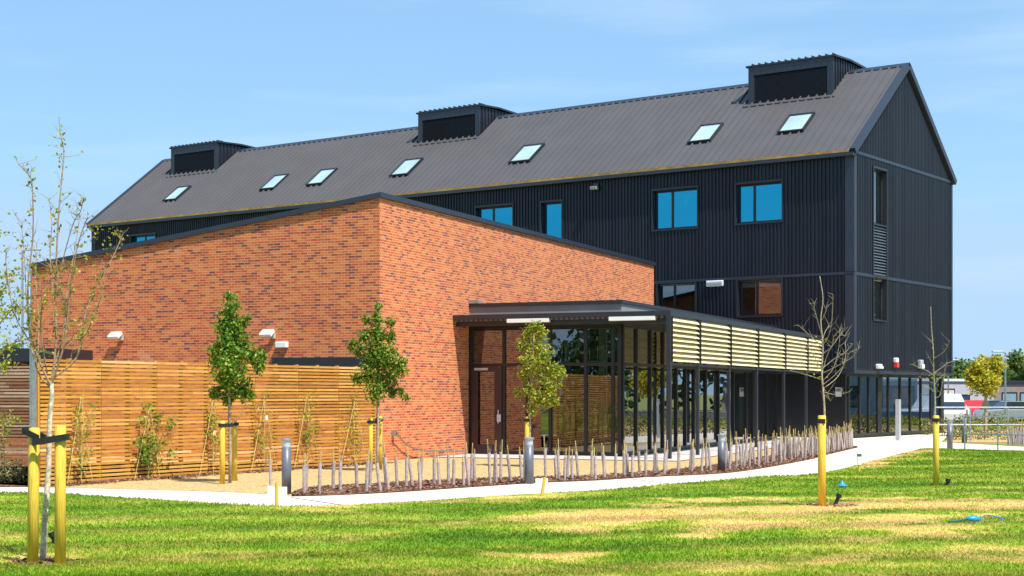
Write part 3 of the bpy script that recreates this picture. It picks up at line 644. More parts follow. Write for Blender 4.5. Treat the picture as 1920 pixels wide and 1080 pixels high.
# ground storey, set back under the soffit
GA = .42; GV1 = WB-1.0
mb = MB(); mb.box(FB, 1.2, LB, .5, .6, 0, ZS-.13); mb.box(FB, GA, 1.2, .5, .62, 0, ZS-.13); mb.build('ground_floor_wall', DARK, B)
gl = MB()
gx_ = [1583, 1590.5, 1611, 1628, 1648, 1665, 1687, 1706, 1726, 1745, 1763]
gv = [hitU(FB, GA, x, 760)[0] for x in gx_]; gv[0] = max(gv[0], .1)
fm = MB()
for i, a in enumerate(gv):
    w = .05 if i not in (4,) else .22
    fm.box(FB, GA-.05, GA+.06, a-w, a+w, 0.02, ZS-.14)
fm.box(FB, GA-.05, GA+.06, gv[0], gv[-1], ZS-.26, ZS-.135); fm.box(FB, GA-.055, GA+.065, gv[0], gv[-1]+.05, 0.005, .16)
gf = fm.build('shopfront_frame', BLACKP, B)
for a, b2 in zip(gv[:-1], gv[1:]):
    g = MB(); g.face([FB.p(GA, a+.03, .1), FB.p(GA, b2-.03, .1), FB.p(GA, b2-.03, ZS-.2), FB.p(GA, a+.03, ZS-.2)]); g.build('pane', GLASS, gf)
mb = MB(); mb.box(FB, GA, GA+.5, gv[-1]+.05, gv[-1]+.5, 0, ZS-.13); mb.build('column', DARK, B)
mb = MB(); mb.box(FB, GA+.1, 12, .7, GV1, 0.01, .05); mb.build('ground_floor_slab', PLINTH, B)
mb = MB(); mb.box(FB, 4.6, 4.7, .7, GV1, 0.05, ZS-.14); mb.build('inner_wall', PLAST, B)
mb = MB(); mb.box(FB, GA+.1, LB, GV1, GV1+.1, 0.0, 1.0); mb.box(FB, GA+2.6, LB, GV1, GV1+.1, 1.0, ZS-.13); mb.build('back_wall', DARK, B)
# small fittings on the black building
def fitting(name, F, a, b2, m, label, cat, extra=None):
    o = MB(); o.box(*a); r = o.build(name, m, None, bevel=.015); tag(r, label, cat); return r
u_, z_ = hitV(FB, -.08, 1340, 531.5)
t = thing('bulkhead_light', FB.p(u_, -.04, z_), 'white bulkhead light on the dark cladding above the canopy louvres', 'wall light')
m_ = MB(); m_.box(FB, u_-.42, u_+.42, -.11, -.04, z_-.13, z_+.13); m_.build('housing', WHITE, t, bevel=.03); m_ = MB(); m_.box(FB, u_-.36, u_+.36, -.13, -.111, z_-.06, z_+.06); m_.build('diffuser', LGREY, t, bevel=.01)
u_, z_ = hitV(FB, -.08, 1117, 351)
t = thing('security_camera', FB.p(u_, -.04, z_), 'small dark grey camera high on the ribbed front wall below the eaves', 'security camera')
m_ = MB(); m_.box(FB, u_-.15, u_+.15, -.1, -.04, z_+.0, z_+.18); m_.build('bracket', TRIM, t); m_ = MB(); m_.box(FB, u_-.17, u_+.17, -.34, -.1, z_-.14, z_+.02); m_.build('housing', GREYM, t, bevel=.02)
for (x, y, w, h, m1, m2, lab, nm, ct) in ((1647, 687, .19, .10, WHITE, WHITE, 'small white box light low on the gable cladding, left of the alarm', 'bulkhead_light', 'wall light'), (1679, 680, .13, .21, WHITE, REDP, 'white and red alarm sounder low on the gable cladding', 'alarm_box', 'alarm'), (1725, 683, .17, .20, LGREY, WHITE, 'pale grey floodlight on the gable cladding, nearest the right corner', 'wall_floodlight', 'wall light')):
    v_, z_ = hitU(FB, -.1, x, y); t = thing(nm, FB.p(-.04, v_, z_), lab, ct)
    m_ = MB(); m_.box(FB, -.22, -.04, v_-w, v_+w, z_-(0 if m2 is REDP else h), z_+h); m_.build('housing', m1, t, bevel=.04)
    m_ = MB(); m_.box(FB, -.235 if m2 is REDP else -.27, -.05 if m2 is REDP else -.221, v_-w*.9, v_+w*.9, z_-h, z_-(.01 if m2 is REDP else 0)) ; m_.build('lens', m2, t, bevel=.02)
# notice and dark post box in the recess left of the shopfront
u_, z_ = hitV(FB, .45, 1572, 735)
t = thing('notice', FB.p(u_, .46, z_), 'white square notice on the dark wall left of the glazed shopfront', 'notice')
m_ = MB(); m_.box(FB, u_-.13, u_+.13, .45, .495, z_-.19, z_+.19); m_.build('board', WHITE, t)
m_ = MB(); m_.box(FB, u_-.1, u_+.1, .440, .449, z_+.02, z_+.15); m_.build('pictogram', GREYM, t)
# entry post with reader
p = G(1684, 826); t = thing('entry_post', p, 'tall pale grey square post standing on the path before the glazed shopfront', 'post')
m_ = MB(); m_.box(Fr(p, FB.U.xy), -.085, .085, -.085, .085, 0, 1.62); m_.build('post', LGREY, t, bevel=.01); m_ = MB(); m_.box(Fr(p, FB.U.xy), -.07, .07, -.1, .2, 1.05, 1.42)
m_ = MB(); m_.box(Fr(p, FB.U.xy), .086, .16, -.07, .07, 1.02, 1.42); m_.build('reader', BLACKP, t, bevel=.01)
# ================================================================ BRICK BUILDING
K = thing('brick_building', FK.o, 'orange and red brick block with a falling dark-capped roofline in front of the black building', 'building')
KL, KR = 11.8, 24.2; ZC = 7.17; ZL = 5.62
_, ZC = hitU(FK, 0, 712.5, 369); _, ZL = hitV(FK, 0, 60, 502); KL, _ = hitV(FK, 0, 60, 600)
zk = lambda u: ZC + (ZL-ZC)*u/KL
m_ = MB()
m_.face([FK.p(0, 0, 0), FK.p(KL, 0, 0), FK.p(KL, 0, ZL), FK.p(0, 0, ZC)], [(0, 0), (KL, 0), (KL, ZL), (0, ZC)])
m_.face([FK.p(0, 0, 0), FK.p(0, KR, 0), FK.p(0, KR, ZC), FK.p(0, 0, ZC)], [(-.1125+0, 0), (-.1125-KR, 0), (-.1125-KR, ZC), (-.1125, ZC)])
m_.face([FK.p(KL, 0, 0), FK.p(KL, KR, 0), FK.p(KL, KR, ZL), FK.p(KL, 0, ZL)], [(0, 0), (KR, 0), (KR, ZL), (0, ZL)])
m_.face([FK.p(0, KR, 0), FK.p(KL, KR, 0), FK.p(KL, KR, ZL), FK.p(0, KR, ZC)], [(0, 0), (KL, 0), (KL, ZL), (0, ZC)])
m_.face([FK.p(0, 0, ZC), FK.p(KL, 0, ZL), FK.p(KL, KR, ZL), FK.p(0, KR, ZC)])
m_.build('wall', BRICK, K, recalc=False)
m_ = MB(); o_ = .07; dz = .14
def capq(u, v, z): return FK.p(u, v, z)
for (a, b2, w) in (((-o_, -o_), (KL+o_, -o_), 'f'), ((-o_, -o_), (-o_, KR+o_), 's')):
    pass
lo = [FK.p(-o_, -o_, ZC-.02), FK.p(KL+o_, -o_, zk(KL+o_)-.02), FK.p(KL+o_, KR+o_, zk(KL+o_)-.02), FK.p(-o_, KR+o_, ZC-.02)]
hi = [q+Vector((0, 0, dz)) for q in lo]; m_.face(lo); m_.face(hi)
for k in range(4): m_.face([lo[k], lo[(k+1) % 4], hi[(k+1) % 4], hi[k]])
m_.build('roof_capping', TRIM, K)
m_ = MB(); m_.box(FK, KL+.002, KL+.08, .02, .12, 0, ZL-.05); m_.build('downpipe', GALV, K)
# external lights on the brick face
def floodlight(x, y, lab, vert=False):
    u, z = hitV(FK, -.2, x, y); t = thing('floodlight', FK.p(u, -.02, z), lab, 'floodlight', 'floodlights on the brick wall')
    m_ = MB(); m_.box(FK, u-.16, u-.04, -.1, -.003, z-.16, z-.02); m_.build('bracket', LGREY, t, bevel=.01)
    m_ = MB(); c = math.radians(35)
    def Q(a, b2, cc): # head tilted downwards
        y_ = -.13 - (b2*math.cos(c) + cc*math.sin(c)); z__ = z + .05 - b2*math.sin(c) + cc*math.cos(c); return FK.p(u+a, y_, z__)
    class q_:
        def p(s, a, b2, z2): return Q(a, b2, z2)
    m_.box(q_(), -.19, .19, -.02, .24, -.05, .05); m_.build('head', WHITE, t, bevel=.02)
floodlight(216, 628, 'white floodlight on the brick wall at its left end, casting a long shadow'); floodlight(501, 624, 'white floodlight on the brick wall just above the white bulkhead light')
u, z = hitV(FK, -.1, 527.5, 646.5); t = thing('bulkhead_light', FK.p(u, -.02, z), 'white rectangular bulkhead light on red brick beside a floodlight', 'wall light')
m_ = MB(); m_.box(FK, u-.18, u+.18, -.15, -.003, z-.085, z+.085); m_.build('housing', WHITE, t, bevel=.02)
# ================================================================ ENTRANCE PAVILION
PV = thing('entrance_pavilion', FK.p(-4.9, 5.83, 0), 'single-storey glazed entrance pavilion with dark flat canopy on slim posts, beside the brick wall', 'pavilion')
GU, GVf, EU, EV = -4.91, 5.83, -6.72, 4.62; GVe = 25.2; ZP = 4.60; ZG = 3.93
post_v = [4.66] + [hitU(FK, EU, x, 760)[0] for x in (1308, 1366, 1418, 1469, 1511)] + [25.2]
# canopy slab and parapet box
m_ = MB(); m_.box(FK, EU-.06, -.003, EV, GVf+.06, 4.05, 4.19); m_.box(FK, EU-.06, GU+.02, GVf+.06, GVe, 4.05, 4.19); m_.build('canopy', DARK, PV)
m_ = MB(); m_.box(FK, GU, -.003, GVf, GVe, 4.191, 4.50); m_.build('parapet', GREYM, PV)
m_ = MB(); m_.box(FK, GU-.05, -.005, GVf-.05, GVe, 4.50, 4.60); m_.build('parapet_capping', DARK, PV)
m_ = MB(); m_.box(FK, -.32, -.01, GVf-.06, GVf+.3, 4.601, 4.70); m_.build('outlet_box', GREYM, PV)
m_ = MB()                                                   # corrugated soffit
for i in range(int((-EU)/.16)):
    u0 = EU + .02 + i*.16; m_.box(FK, u0, u0+.09, EV+.06, GVf, 4.0, 4.049)
m_.build('soffit_ribs', mat('soffit', (.16, .14, .11), .6), PV)
m_ = MB(); m_.box(FK, EU+.08, -.01, EV+.25, EV+.37, 3.86, 4.0); m_.build('beam', DARK, PV)
# posts
for i, v in enumerate(post_v[:-1]):
    m_ = MB(); w = .065 if i == 0 else .05; m_.box(FK, EU-w, EU+w, v-w, v+w, .0, 4.05); m_.build('post', DARK, PV, bevel=.006)
# louvre screens between posts
nl = 9; Z0, Z1 = 2.76, 4.04
for a, b2 in zip(post_v[:-1], post_v[1:]):
    m_ = MB(); pit = (Z1-Z0)/nl
    for i in range(nl):
        zc_ = Z0 + pit*(i+.5)
        for j, (s0, s1) in enumerate(((a+.065, b2-.065),)):
            zz = .062; out = .075
            A = [(-out, zc_-zz), (-out+.012, zc_-zz-.014), (.045, zc_+zz-.02), (.035, zc_+zz)]
            m_.prism(A, lambda p, t_: FK.p(EU-.01+p[0], t_, p[1]), s0, s1)
    m_.build('louvre_screen', LOUV, PV)
    m_ = MB(); m_.box(FK, EU-.10, EU+.03, b2-.062, b2-.052, Z0-.02, Z1); m_.build('louvre_bracket', DARK, PV); m_ = MB(); m_.box(FK, EU-.10, EU+.03, a+.052, a+.062, Z0-.02, Z1); m_.build('louvre_bracket', DARK, PV)
m_ = MB(); m_.box(FK, EU-.03, EU+.03, post_v[0], GVe, 2.66, 2.72); m_.build('louvre_rail', DARK, PV)
# white linear boxes under the canopy edge
for (x0, x1, y) in ((951, 1030, 602), (1142, 1229, 598)):
    ua, z = hitV(FK, EV+.05, x0, y); ub, _ = hitV(FK, EV+.05, x1, y); m_ = MB(); m_.box(FK, ub, ua, EV+.0, EV+.14, 3.93, 4.049)
    r = m_.build('strip_light', WHITE, None, bevel=.01); tag(r, 'long white strip light under the canopy edge ' + ('behind the tip of the yellow-green tree' if x0 < 1000 else 'next to the front corner post'), 'strip light')
# glazing: front
fm = MB(); zT = 2.72; zTop = 4.045
fx = [884, 945.5, 989, 1032, 1098.5, 1149.5]; fu = [hitV(FK, GVf, x, 760)[0] for x in fx]; fu[0] = min(fu[0], -.06)
cols = fu + [GU+.05]
for i, a in enumerate(cols):
    w = .045 if i not in (0, 6) else .06; fm.box(FK, a-w, a+w, GVf-.06, GVf+.06, .03, zTop)
fm.box(FK, GU, -.01, GVf-.055, GVf+.055, zT-.05, zT+.05); fm.box(FK, GU, -.01, GVf-.055, GVf+.055, zTop-.28, zTop-.001); fm.box(FK, GU, -.01, GVf-.055, GVf+.055, .018, .13)
ff = fm.build('glazing_frame', BLACKP, PV)
for a, b2 in zip(cols[:-1], cols[1:]):
    for z0, z1 in ((.1, zT-.03), (zT+.03, zTop-.2)):
        g = MB(); g.face([FK.p(a-.03, GVf, z0), FK.p(b2+.03, GVf, z0), FK.p(b2+.03, GVf, z1), FK.p(a-.03, GVf, z1)]); g.build('pane', GLASS, ff)
# entrance door in the first bay
da, db = cols[0]-.045, cols[1]+.045
m_ = MB(); e = .16
m_.box(FK, db, da, GVf-.10, GVf-.061, zT-.05-.16, zT-.06); m_.box(FK, db, da, GVf-.10, GVf-.061, .04, .3); m_.box(FK, da-e*1.3, da, GVf-.10, GVf-.061, .3, zT-.21); m_.box(FK, db, db+e*1.5, GVf-.10, GVf-.061, .3, zT-.21)
dr = m_.build('door', mat('dark_door', (.03, .018, .022), .35, spec=.6), PV)
m_ = MB(); m_.box(FK, db+.07, db+.10, GVf-.17, GVf-.14, .95, 1.35); m_.box(FK, db+.075, db+.095, GVf-.14, GVf-.101, .97, 1.0); m_.box(FK, db+.075, db+.095, GVf-.14, GVf-.101, 1.3, 1.33); m_.build('handle', LGREY, dr)
m_ = MB(); m_.box(FK, db+.03, db+.15, GVf-.112, GVf-.101, 1.0, 1.22); m_.build('door_plate', WHITE, dr)
m_ = MB(); m_.box(FK, da-.55, da-.1, GVf-.11, GVf-.101, zT-.16, zT-.09); m_.build('door_closer', LGREY, dr)
# glazing: long side
sx_ = [1192, 1218, 1242, 1267, 1284, 1300, 1322, 1346, 1374, 1398, 1410, 1437, 1455, 1474, 1491, 1506, 1520, 1530]
sv = [GVf+.05] + [hitU(FK, GU, x, 760)[0] for x in sx_]; sv = [v for v in sv if v < GVe-.2] + [GVe-.05]
fm = MB()
for i, a in enumerate(sv): fm.box(FK, GU-.06, GU+.06, a-.04, a+.04, .03, 4.045)
fm.box(FK, GU-.055, GU+.055, GVf+.06, GVe, zT-.05, zT+.05); fm.box(FK, GU-.055, GU+.055, GVf+.06, GVe, zTop-.25, zTop-.001); fm.box(FK, GU-.055, GU+.055, GVf+.06, GVe, .018, .13)
fs = fm.build('glazing_frame', BLACKP, PV)
for i, (a, b2) in enumerate(zip(sv[:-1], sv[1:])):
    for z0, z1 in ((.1, zT-.03), (zT+.03, zTop-.2)):
        g = MB(); g.face([FK.p(GU, a+.02, z0), FK.p(GU, b2-.02, z0), FK.p(GU, b2-.02, z1), FK.p(GU, a+.02, z1)]); g.build('pane', GLASS, fs)
m_ = MB(); m_.box(FK, GU+.07, -.002, GVf+.07, GVe, .017, .022); m_.build('inner_floor', PLINTH, PV)
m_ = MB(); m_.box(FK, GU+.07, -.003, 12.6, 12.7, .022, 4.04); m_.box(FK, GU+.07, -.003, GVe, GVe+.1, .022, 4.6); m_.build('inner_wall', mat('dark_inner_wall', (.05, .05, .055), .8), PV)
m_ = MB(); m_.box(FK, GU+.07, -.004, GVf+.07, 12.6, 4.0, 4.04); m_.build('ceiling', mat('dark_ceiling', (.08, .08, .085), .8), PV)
m_ = MB(); m_.box(FK, -3.2, -2.95, 9.3, 9.4, .022, 4.0); m_.build('inner_column', PLAST, PV)
m_ = MB(); m_.box(FK, -2.5, -2.15, 7.7, 8.0, .022, 4.0); m_.build('inner_column', mat('teal_column', (.01, .08, .11), .5), PV)
# furniture behind the glass: tables with upturned blue chairs, black cafe chairs
def table(u, v, lab):
    t = thing('cafe_table', FK.p(u, v, .022), lab, 'table', 'tables inside the pavilion'); m_ = MB(); m_.box(FK, u-.4, u+.4, v-.4, v+.4, .74, .77); m_.build('tabletop', DARK, t)
    m_ = MB(); m_.tube([FK.p(u, v, .022), FK.p(u, v, .74)], .03, 8); m_.lathe(FK.p(u, v, .022), [(.25, 0), (.25, .02), (.05, .04)], 12); m_.build('leg', LGREY, t)
def chair(u, v, z, rot, up, m, lab, grp):
    c, s = math.cos(rot), math.sin(rot); base = FK.p(u, v, z); t = thing('cafe_chair', base, lab, 'chair', grp)
    def P(a, b2, h):
        if up: h = .82-h
        return base + Vector((c*a - s*b2, s*a + c*b2, h))
    class q_:
        def p(s_, a, b2, h): return P(a, b2, h)
    m_ = MB(); m_.box(q_(), -.2, .2, -.2, .2, .43, .46); m_.build('seat', m, t, bevel=.01); m_ = MB(); m_.box(q_(), -.2, .2, .19, .235, .5, .82); m_.build('backrest', m, t, bevel=.01)
    for a in (-.18, .18):
        for b2 in (-.18, .18): m_ = MB(); m_.tube([P(a*1.1, b2*1.1, 0), P(a, b2, .5 if b2 > 0 else .43)], .013, 6); m_.build('leg', LGREY, t)
u1_, _ = hitV(FK, 7.2, 1052, 700); u2_, _ = hitV(FK, 7.2, 1110, 700)
for uu, lb in ((u1_, 'left'), (u2_, 'right')):
    m_ = MB(); m_.box(FK, uu-.35, uu+.35, 6.9, 7.5, .022, 2.45); r = m_.build('tall_cabinet', DARK, None, bevel=.01); tag(r, 'tall dark cabinet behind the glass front, the %s one of the pair' % lb, 'cabinet')
chair(u1_+.1, 7.2, 2.46, .3, True, BLUEC, 'blue chair upturned on the left cabinet behind the glass', 'chairs inside the pavilion'); chair(u2_-.05, 7.2, 2.46, 1.2, True, BLUEC, 'blue chair upturned on the right cabinet behind the glass', 'chairs inside the pavilion')
uc1, _ = hitV(FK, 6.9, 1018, 800); uc2, _ = hitV(FK, 6.9, 1072, 800)
chair(uc1, 6.9, .022, .6, False, BLACKP, 'black chair on the floor behind the glass, left of the teal column', 'chairs inside the pavilion'); chair(uc2, 6.7, .022, 2.5, False, BLACKP, 'black chair on the floor behind the glass, right of the teal column', 'chairs inside the pavilion')
for v in (14.2, 17.6, 21): 
    pass
m_ = MB(); v_, _ = hitU(FK, GU+1.2, 1375, 800); m_.box(FK, GU+.9, GU+1.5, v_-.2, v_+.2, .022, 1.9)
# leaning banner-like green panel inside the side glazing
r = m_.build('display_panel', GREENP, None); tag(r, 'green upright panel just inside the side glazing behind the louvre posts', 'panel')
# ================================================================ SLATTED FENCE
def slat_fence(name, A, Bp, h, npan, m, label, pitch=.082, z0=.03):
    A = Vector((A.x, A.y, 0)); Bp = Vector((Bp.x, Bp.y, 0)); L_ = (Bp-A).length; F_ = Fr(A, (Bp-A).xy)
    t = thing(name, A, label, 'fence'); w = L_/npan; n = int((h-z0)/pitch)
    for i in range(npan):
        m_ = MB()
        for k in range(n):
            z = z0 + k*pitch; cuts = [i*w+.004, (i+1)*w-.004]
            if random.random() < .35: cuts.insert(1, i*w + w*random.uniform(.3, .7))
            for a, b2 in zip(cuts[:-1], cuts[1:]): m_.box(F_, a+.002, b2-.002, -.012+random.uniform(-.002, .002), .012, z, z+pitch-.030)
        p_ = m_.build('slat_panel', m, t)
    for i in range(npan*2+1):
        m_ = MB(); m_.box(F_, i*w/2-.035, i*w/2+.035, .014, .09, 0, h-.05); m_.build('post', m, t)
    return t, F_
slat_fence('slatted_fence', fl0 + fd*.12, fl1 - fd*.02, 2.62, 7, FENCE, 'tall honey-coloured horizontal slat fence running to the brick corner')
LFA = AT(-260, 0, 39.5); LFB = AT(57, 0, 38.5)
slat_fence('slatted_fence', LFA, LFB, 2.58, 3, FENCE2, 'greyer weathered slat fence at the left edge beyond the steel post')
p = fl0 - fd*.06; m_ = MB(); m_.box(Fr(p, fd.xy), -.05, .05, -.045, .045, 0, 2.75); r = m_.build('gate_post', GALV, None, bevel=.005); tag(r, 'tall galvanised steel post at the near end of the honey slat fence', 'post')
m_ = MB(); F_ = Fr(Vector((LFA.x, LFA.y+.5, 0)), (LFB-LFA).xy); m_.box(F_, 0, (LFB-LFA).length+.4, 0, 2.2, 2.66, 3.0); SH = thing('shelter', (LFA.x, LFA.y, 0), 'black flat-roofed store behind the weathered slat fence at left', 'shelter'); m_.build('roof', DARK, SH); m_ = MB(); m_.box(F_, .1, (LFB-LFA).length+.3, .7, .9, 0, 2.655); m_.build('wall', BRICK, SH)
ua, _ = hitV(FK, -.3, 512, 676); ub, _ = hitV(FK, -.3, 700, 676)
m_ = MB(); m_.box(FK, ub, ua, -.35, -.004, 2.60, 2.84); r = m_.build('shelter_beam', DARK, None); tag(r, 'black beam fixed on the brick wall just above the honey slat fence', 'beam')
# ================================================================ PLANTS
def leafquads(pts, nrm, size, rnd, m, name, parent):
    """one small folded leaf per point"""
    n = len(pts); a = rnd.normal(size=(n, 3)); nr = nrm + .75*rnd.normal(size=(n, 3)); nr[:, 2] += .35; nr /= np.linalg.norm(nr, axis=1)[:, None]
    t = np.cross(nr, a); t /= np.linalg.norm(t, axis=1)[:, None]; b2 = np.cross(nr, t)
    s = size*(.65+.7*rnd.rand(n))[:, None]
    P = [pts - t*s*.5, pts + b2*s*.36 + nr*s*.1, pts + t*s*.5, pts - b2*s*.36 + nr*s*.1]
    V = np.stack(P, 1).reshape(-1, 3); F = np.arange(4*n).reshape(-1, 4)
    if parent is not None: V = V - np.array(parent.location)
    o = np_mesh(name, V, F, m)
    if parent is not None: o.parent = parent
    return o
def wob_path(A, B_, k=6, amp=.05, curve=None):
    A = Vector(A); B_ = Vector(B_); out = []; L_ = (B_-A).length; c = curve or Vector((0, 0, 0))
    for i in range(k+1):
        t = i/k; p = A.lerp(B_, t) + c*math.sin(math.pi*t); 
        if 0 < i < k: p += Vector((random.uniform(-1, 1), random.uniform(-1, 1), random.uniform(-.5, .5)))*amp*L_*.5
        out.append(p)
    return out
def staked(p, offs, h, lab, cat='tree stake'):
    pass
def crown_tree(base_px, trunk_px, clumps, leafm, nleaf, lsize, label, toppx, lean=0):
    b = G(*base_px); Y = b.y; t = thing('young_tree', b, label, 'tree')
    tr = [Vector((b.x, b.y, 0))] + [Vector((AT(x, y, Y).x, Y, AT(x, y, Y).z)) for x, y in trunk_px]
    k = MB(); n = len(tr); k.tube(tr, [.033*(1-.85*i/(n-1))+.004 for i in range(n)], 8)
    # limbs from the leader into each clump
    br = MB(); pts = []; nr = []; s = FPX/Y; tot = sum(c[2]**2 for c in clumps)
    for (x, y, r) in clumps:
        c0 = AT(x, y, Y); rr = r/s; cc = Vector((c0.x, Y + random.uniform(-.5, .5)*rr*1.3 + random.uniform(-.12, .12), c0.z))
        i = min(range(n), key=lambda q: abs(tr[q].z-(cc.z-.35))); a = tr[max(i, 1)]
        wp = wob_path(a, cc, 4, .08, Vector((0, 0, -.05))); br.tube(wp, [.012, .01, .008, .006, .003], 5, cap=False)
        nn = int(nleaf*r*r/tot)
        for _ in range(9):
            d = Vector(RN.normal(size=3)).normalized(); br.tube([cc, cc+d*rr*.9], [.004, .002], 4, cap=False)
        for _ in range(3):
            d = Vector(RN.normal(size=3)); d.z = abs(d.z)*.8; d.normalize(); e2 = cc + d*rr*random.uniform(1.15, 1.6); br.tube([cc, e2], [.004, .0015], 4, cap=False)
            m__ = 9; k_ = np.linspace(.6, 1, m__)[:, None]; pts.append(np.array(cc)*(1-k_) + np.array(e2)*k_ + .018*RN.normal(size=(m__, 3))); nr.append(RN.normal(size=(m__, 3)))
        q = RN.normal(size=(nn, 3)); q /= np.linalg.norm(q, axis=1)[:, None]; rad = rr*(.2+.85*RN.rand(nn)**.7)[:, None]
        # ragged lobes
        lob = 1 + .38*np.sin(q[:, :1]*5+x) * np.cos(q[:, 2:]*6+y)
        pts.append(np.array(cc) + q*rad*lob*np.array([1, 1, 1.12])); nr.append(q)
    k.build('trunk', BARKT, t, smooth=True); br.build('branches', TWIG, t, smooth=True)
    leafquads(np.concatenate(pts), np.concatenate(nr), lsize, RN, leafm, 'crown', t)
    return t, b
crown_tree((431, 906), [(432, 860), (431, 800), (430, 740), (431, 660), (432, 600), (430, 545)],
    [(430,556,10),(433,580,19),(425,610,22),(447,612,17),(430,640,30),(459,600,9),(408,655,16),(452,650,24),(405,676,14),(435,685,36),(478,668,15),(492,668,9),(487,688,13),(430,722,32),(403,738,13),(455,735,16),(470,742,10),(425,748,12)], LEAFD, 7200, .066,
    'dense dark green young tree between yellow stakes in front of the slat fence', 540)
crown_tree((708, 884), [(708, 840), (709, 790), (709, 745), (711, 680), (712, 620), (709, 565)],
    [(709,576,8),(708,598,12),(687,600,10),(733,606,10),(709,628,22),(732,632,12),(683,632,13),(660,648,10),(672,660,12),(700,662,24),(725,668,26),(748,690,18),(756,680,9),(695,700,24),(668,712,11),(722,710,28),(705,735,20),(735,735,12),(752,738,8),(764,747,6)], LEAFD, 6000, .066,
    'green young tree between yellow stakes at the corner of the brick wall', 562)
crown_tree((992, 876), [(993, 840), (994, 780), (997, 720), (1000, 660), (1002, 610)],
    [(1003,612,11),(990,622,12),(1015,622,12),(1003,645,24),(978,648,12),(1020,665,18),(995,680,20),(1018,700,22),(1040,690,12),(1048,705,12),(1030,725,20),(990,730,16),(972,738,9),(1005,750,18),(1028,748,16),(1042,755,8),(1000,772,10),(985,700,14),(1055,700,6)], LEAFY, 4300, .062,
    'yellow-green young tree standing before the glass front of the pavilion', 603)
# stakes with rubber straps
def stake(px, ytop, ybase, w, lab, grp='yellow tree stakes', leanx=0):
    b = G(px, ybase); s = FPX/b.y; h = (ybase-ytop)/s; m_ = MB(); top = Vector((b.x+leanx, b.y, h))
    m_.tube([Vector((b.x, b.y, -.05)), b.lerp(top, .5), top-Vector((0, 0, .01)), top], [w/2, w/2, w/2, w/2*.82], 14)
    o = m_.build('tree_stake', STAKE, None); o.data.polygons.foreach_set('use_smooth', [len(p_.vertices) == 4 for p_ in o.data.polygons]); o.data.transform(Matrix.Translation(-b)); o.location = b
    tag(o, lab, 'tree stake', grp); return b, h
def strap(bA, zA, bB, zB, lab, rA=.06):
    m_ = MB(); A = Vector((bA.x, bA.y, zA)); B_ = Vector((bB.x, bB.y, zB)); d = (B_-A).normalized(); F_ = Fr(A, d.xy)
    L_ = (B_-A).length; h = .035
    class q_:
        def p(s_, a, b2, z): return F_.p(a, b2, zA + (zB-zA)*(a/L_) + z)
    m_.box(q_(), -rA*1.05, L_+.03, -rA*1.02, -rA*1.02+.012, -h, h); m_.box(q_(), -rA*1.05, L_+.03, rA*1.02-.012, rA*1.02, -h, h); m_.box(q_(), -rA*1.1, -rA*1.1+.012, -rA, rA, -h, h); m_.box(q_(), L_*.55, L_*.72, -rA*.95, rA*.95, -h*.8, h*.8)
    r = m_.build('tree_strap', STRAP, None); tag(r, lab, 'strap', 'rubber tree straps'); return r
sL, hL = stake(61, 802, 1060, .118, 'thick yellow round stake left of the sparse front tree', leanx=.02); sR, hR = stake(113, 797, 1061, .118, 'thick yellow round stake right of the sparse front tree')
for (x, yt, yb, w, lb) in ((417, 789, 908, .11, 'yellow stake left of the dense dark green tree'), (440, 787, 902, .11, 'yellow stake right of the dense dark green tree'), (695, 784, 884, .11, 'yellow stake left of the tree at the brick corner'), (712.5, 780, 880, .12, 'yellow stake right of the tree at the brick corner'), (988, 781, 876, .11, 'yellow stake of the pavilion tree, behind the middle bollard'),
                        (1541, 779, 951, .13, 'thick yellow stake carrying the bare twiggy tree before the louvres'), (1755, 779, 912, .12, 'thick yellow stake of the bare tree nearest the railings')):
    bb, hh = stake(x, yt, yb, w, lb)
    m_ = MB(); tx = {417: 431, 440: 431, 695: 708, 712.5: 708, 988: 994, 1541: 1546, 1755: 1760}[x]; s = FPX/bb.y
    strap(bb, hh-.09, Vector((bb.x + (tx-x)/s, bb.y+.10, 0)), hh-.09, 'black rubber strap on the ' + lb.replace('thick ','').replace('dense ',''))
# --- sparse front tree
def px_poly(pts, Y, dy=0, amp=.0):
    return [Vector((AT(x, y, Y).x, Y + dy*i/(max(1, len(pts)-1)) + random.uniform(-amp, amp), AT(x, y, Y).z)) for i, (x, y) in enumerate(pts)]
def spl(P, n=4):
    out = []
    for i in range(len(P)-1):
        p0, p1, p2, p3 = P[max(i-1, 0)], P[i], P[i+1], P[min(i+2, len(P)-1)]
        for k in range(n):
            t = k/n; out.append(.5*((2*p1) + (p2-p0)*t + (2*p0-5*p1+4*p2-p3)*t*t + (3*p1-p0-3*p2+p3)*t**3))
    return out+[P[-1]]
tb = G(81, 1053); Y1 = tb.y
T = thing('young_tree', tb, 'sparse half-bare young tree with pale trunk between two thick yellow stakes', 'tree')
k = MB(); tp = spl(px_poly([(80, 1055), (84, 980), (91, 880), (93, 800), (97, 740), (96, 715)], Y1)); k.tube(tp, [.036-.014*i/len(tp) for i in range(len(tp))], 10); k.build('trunk', BARKP, T, smooth=True)
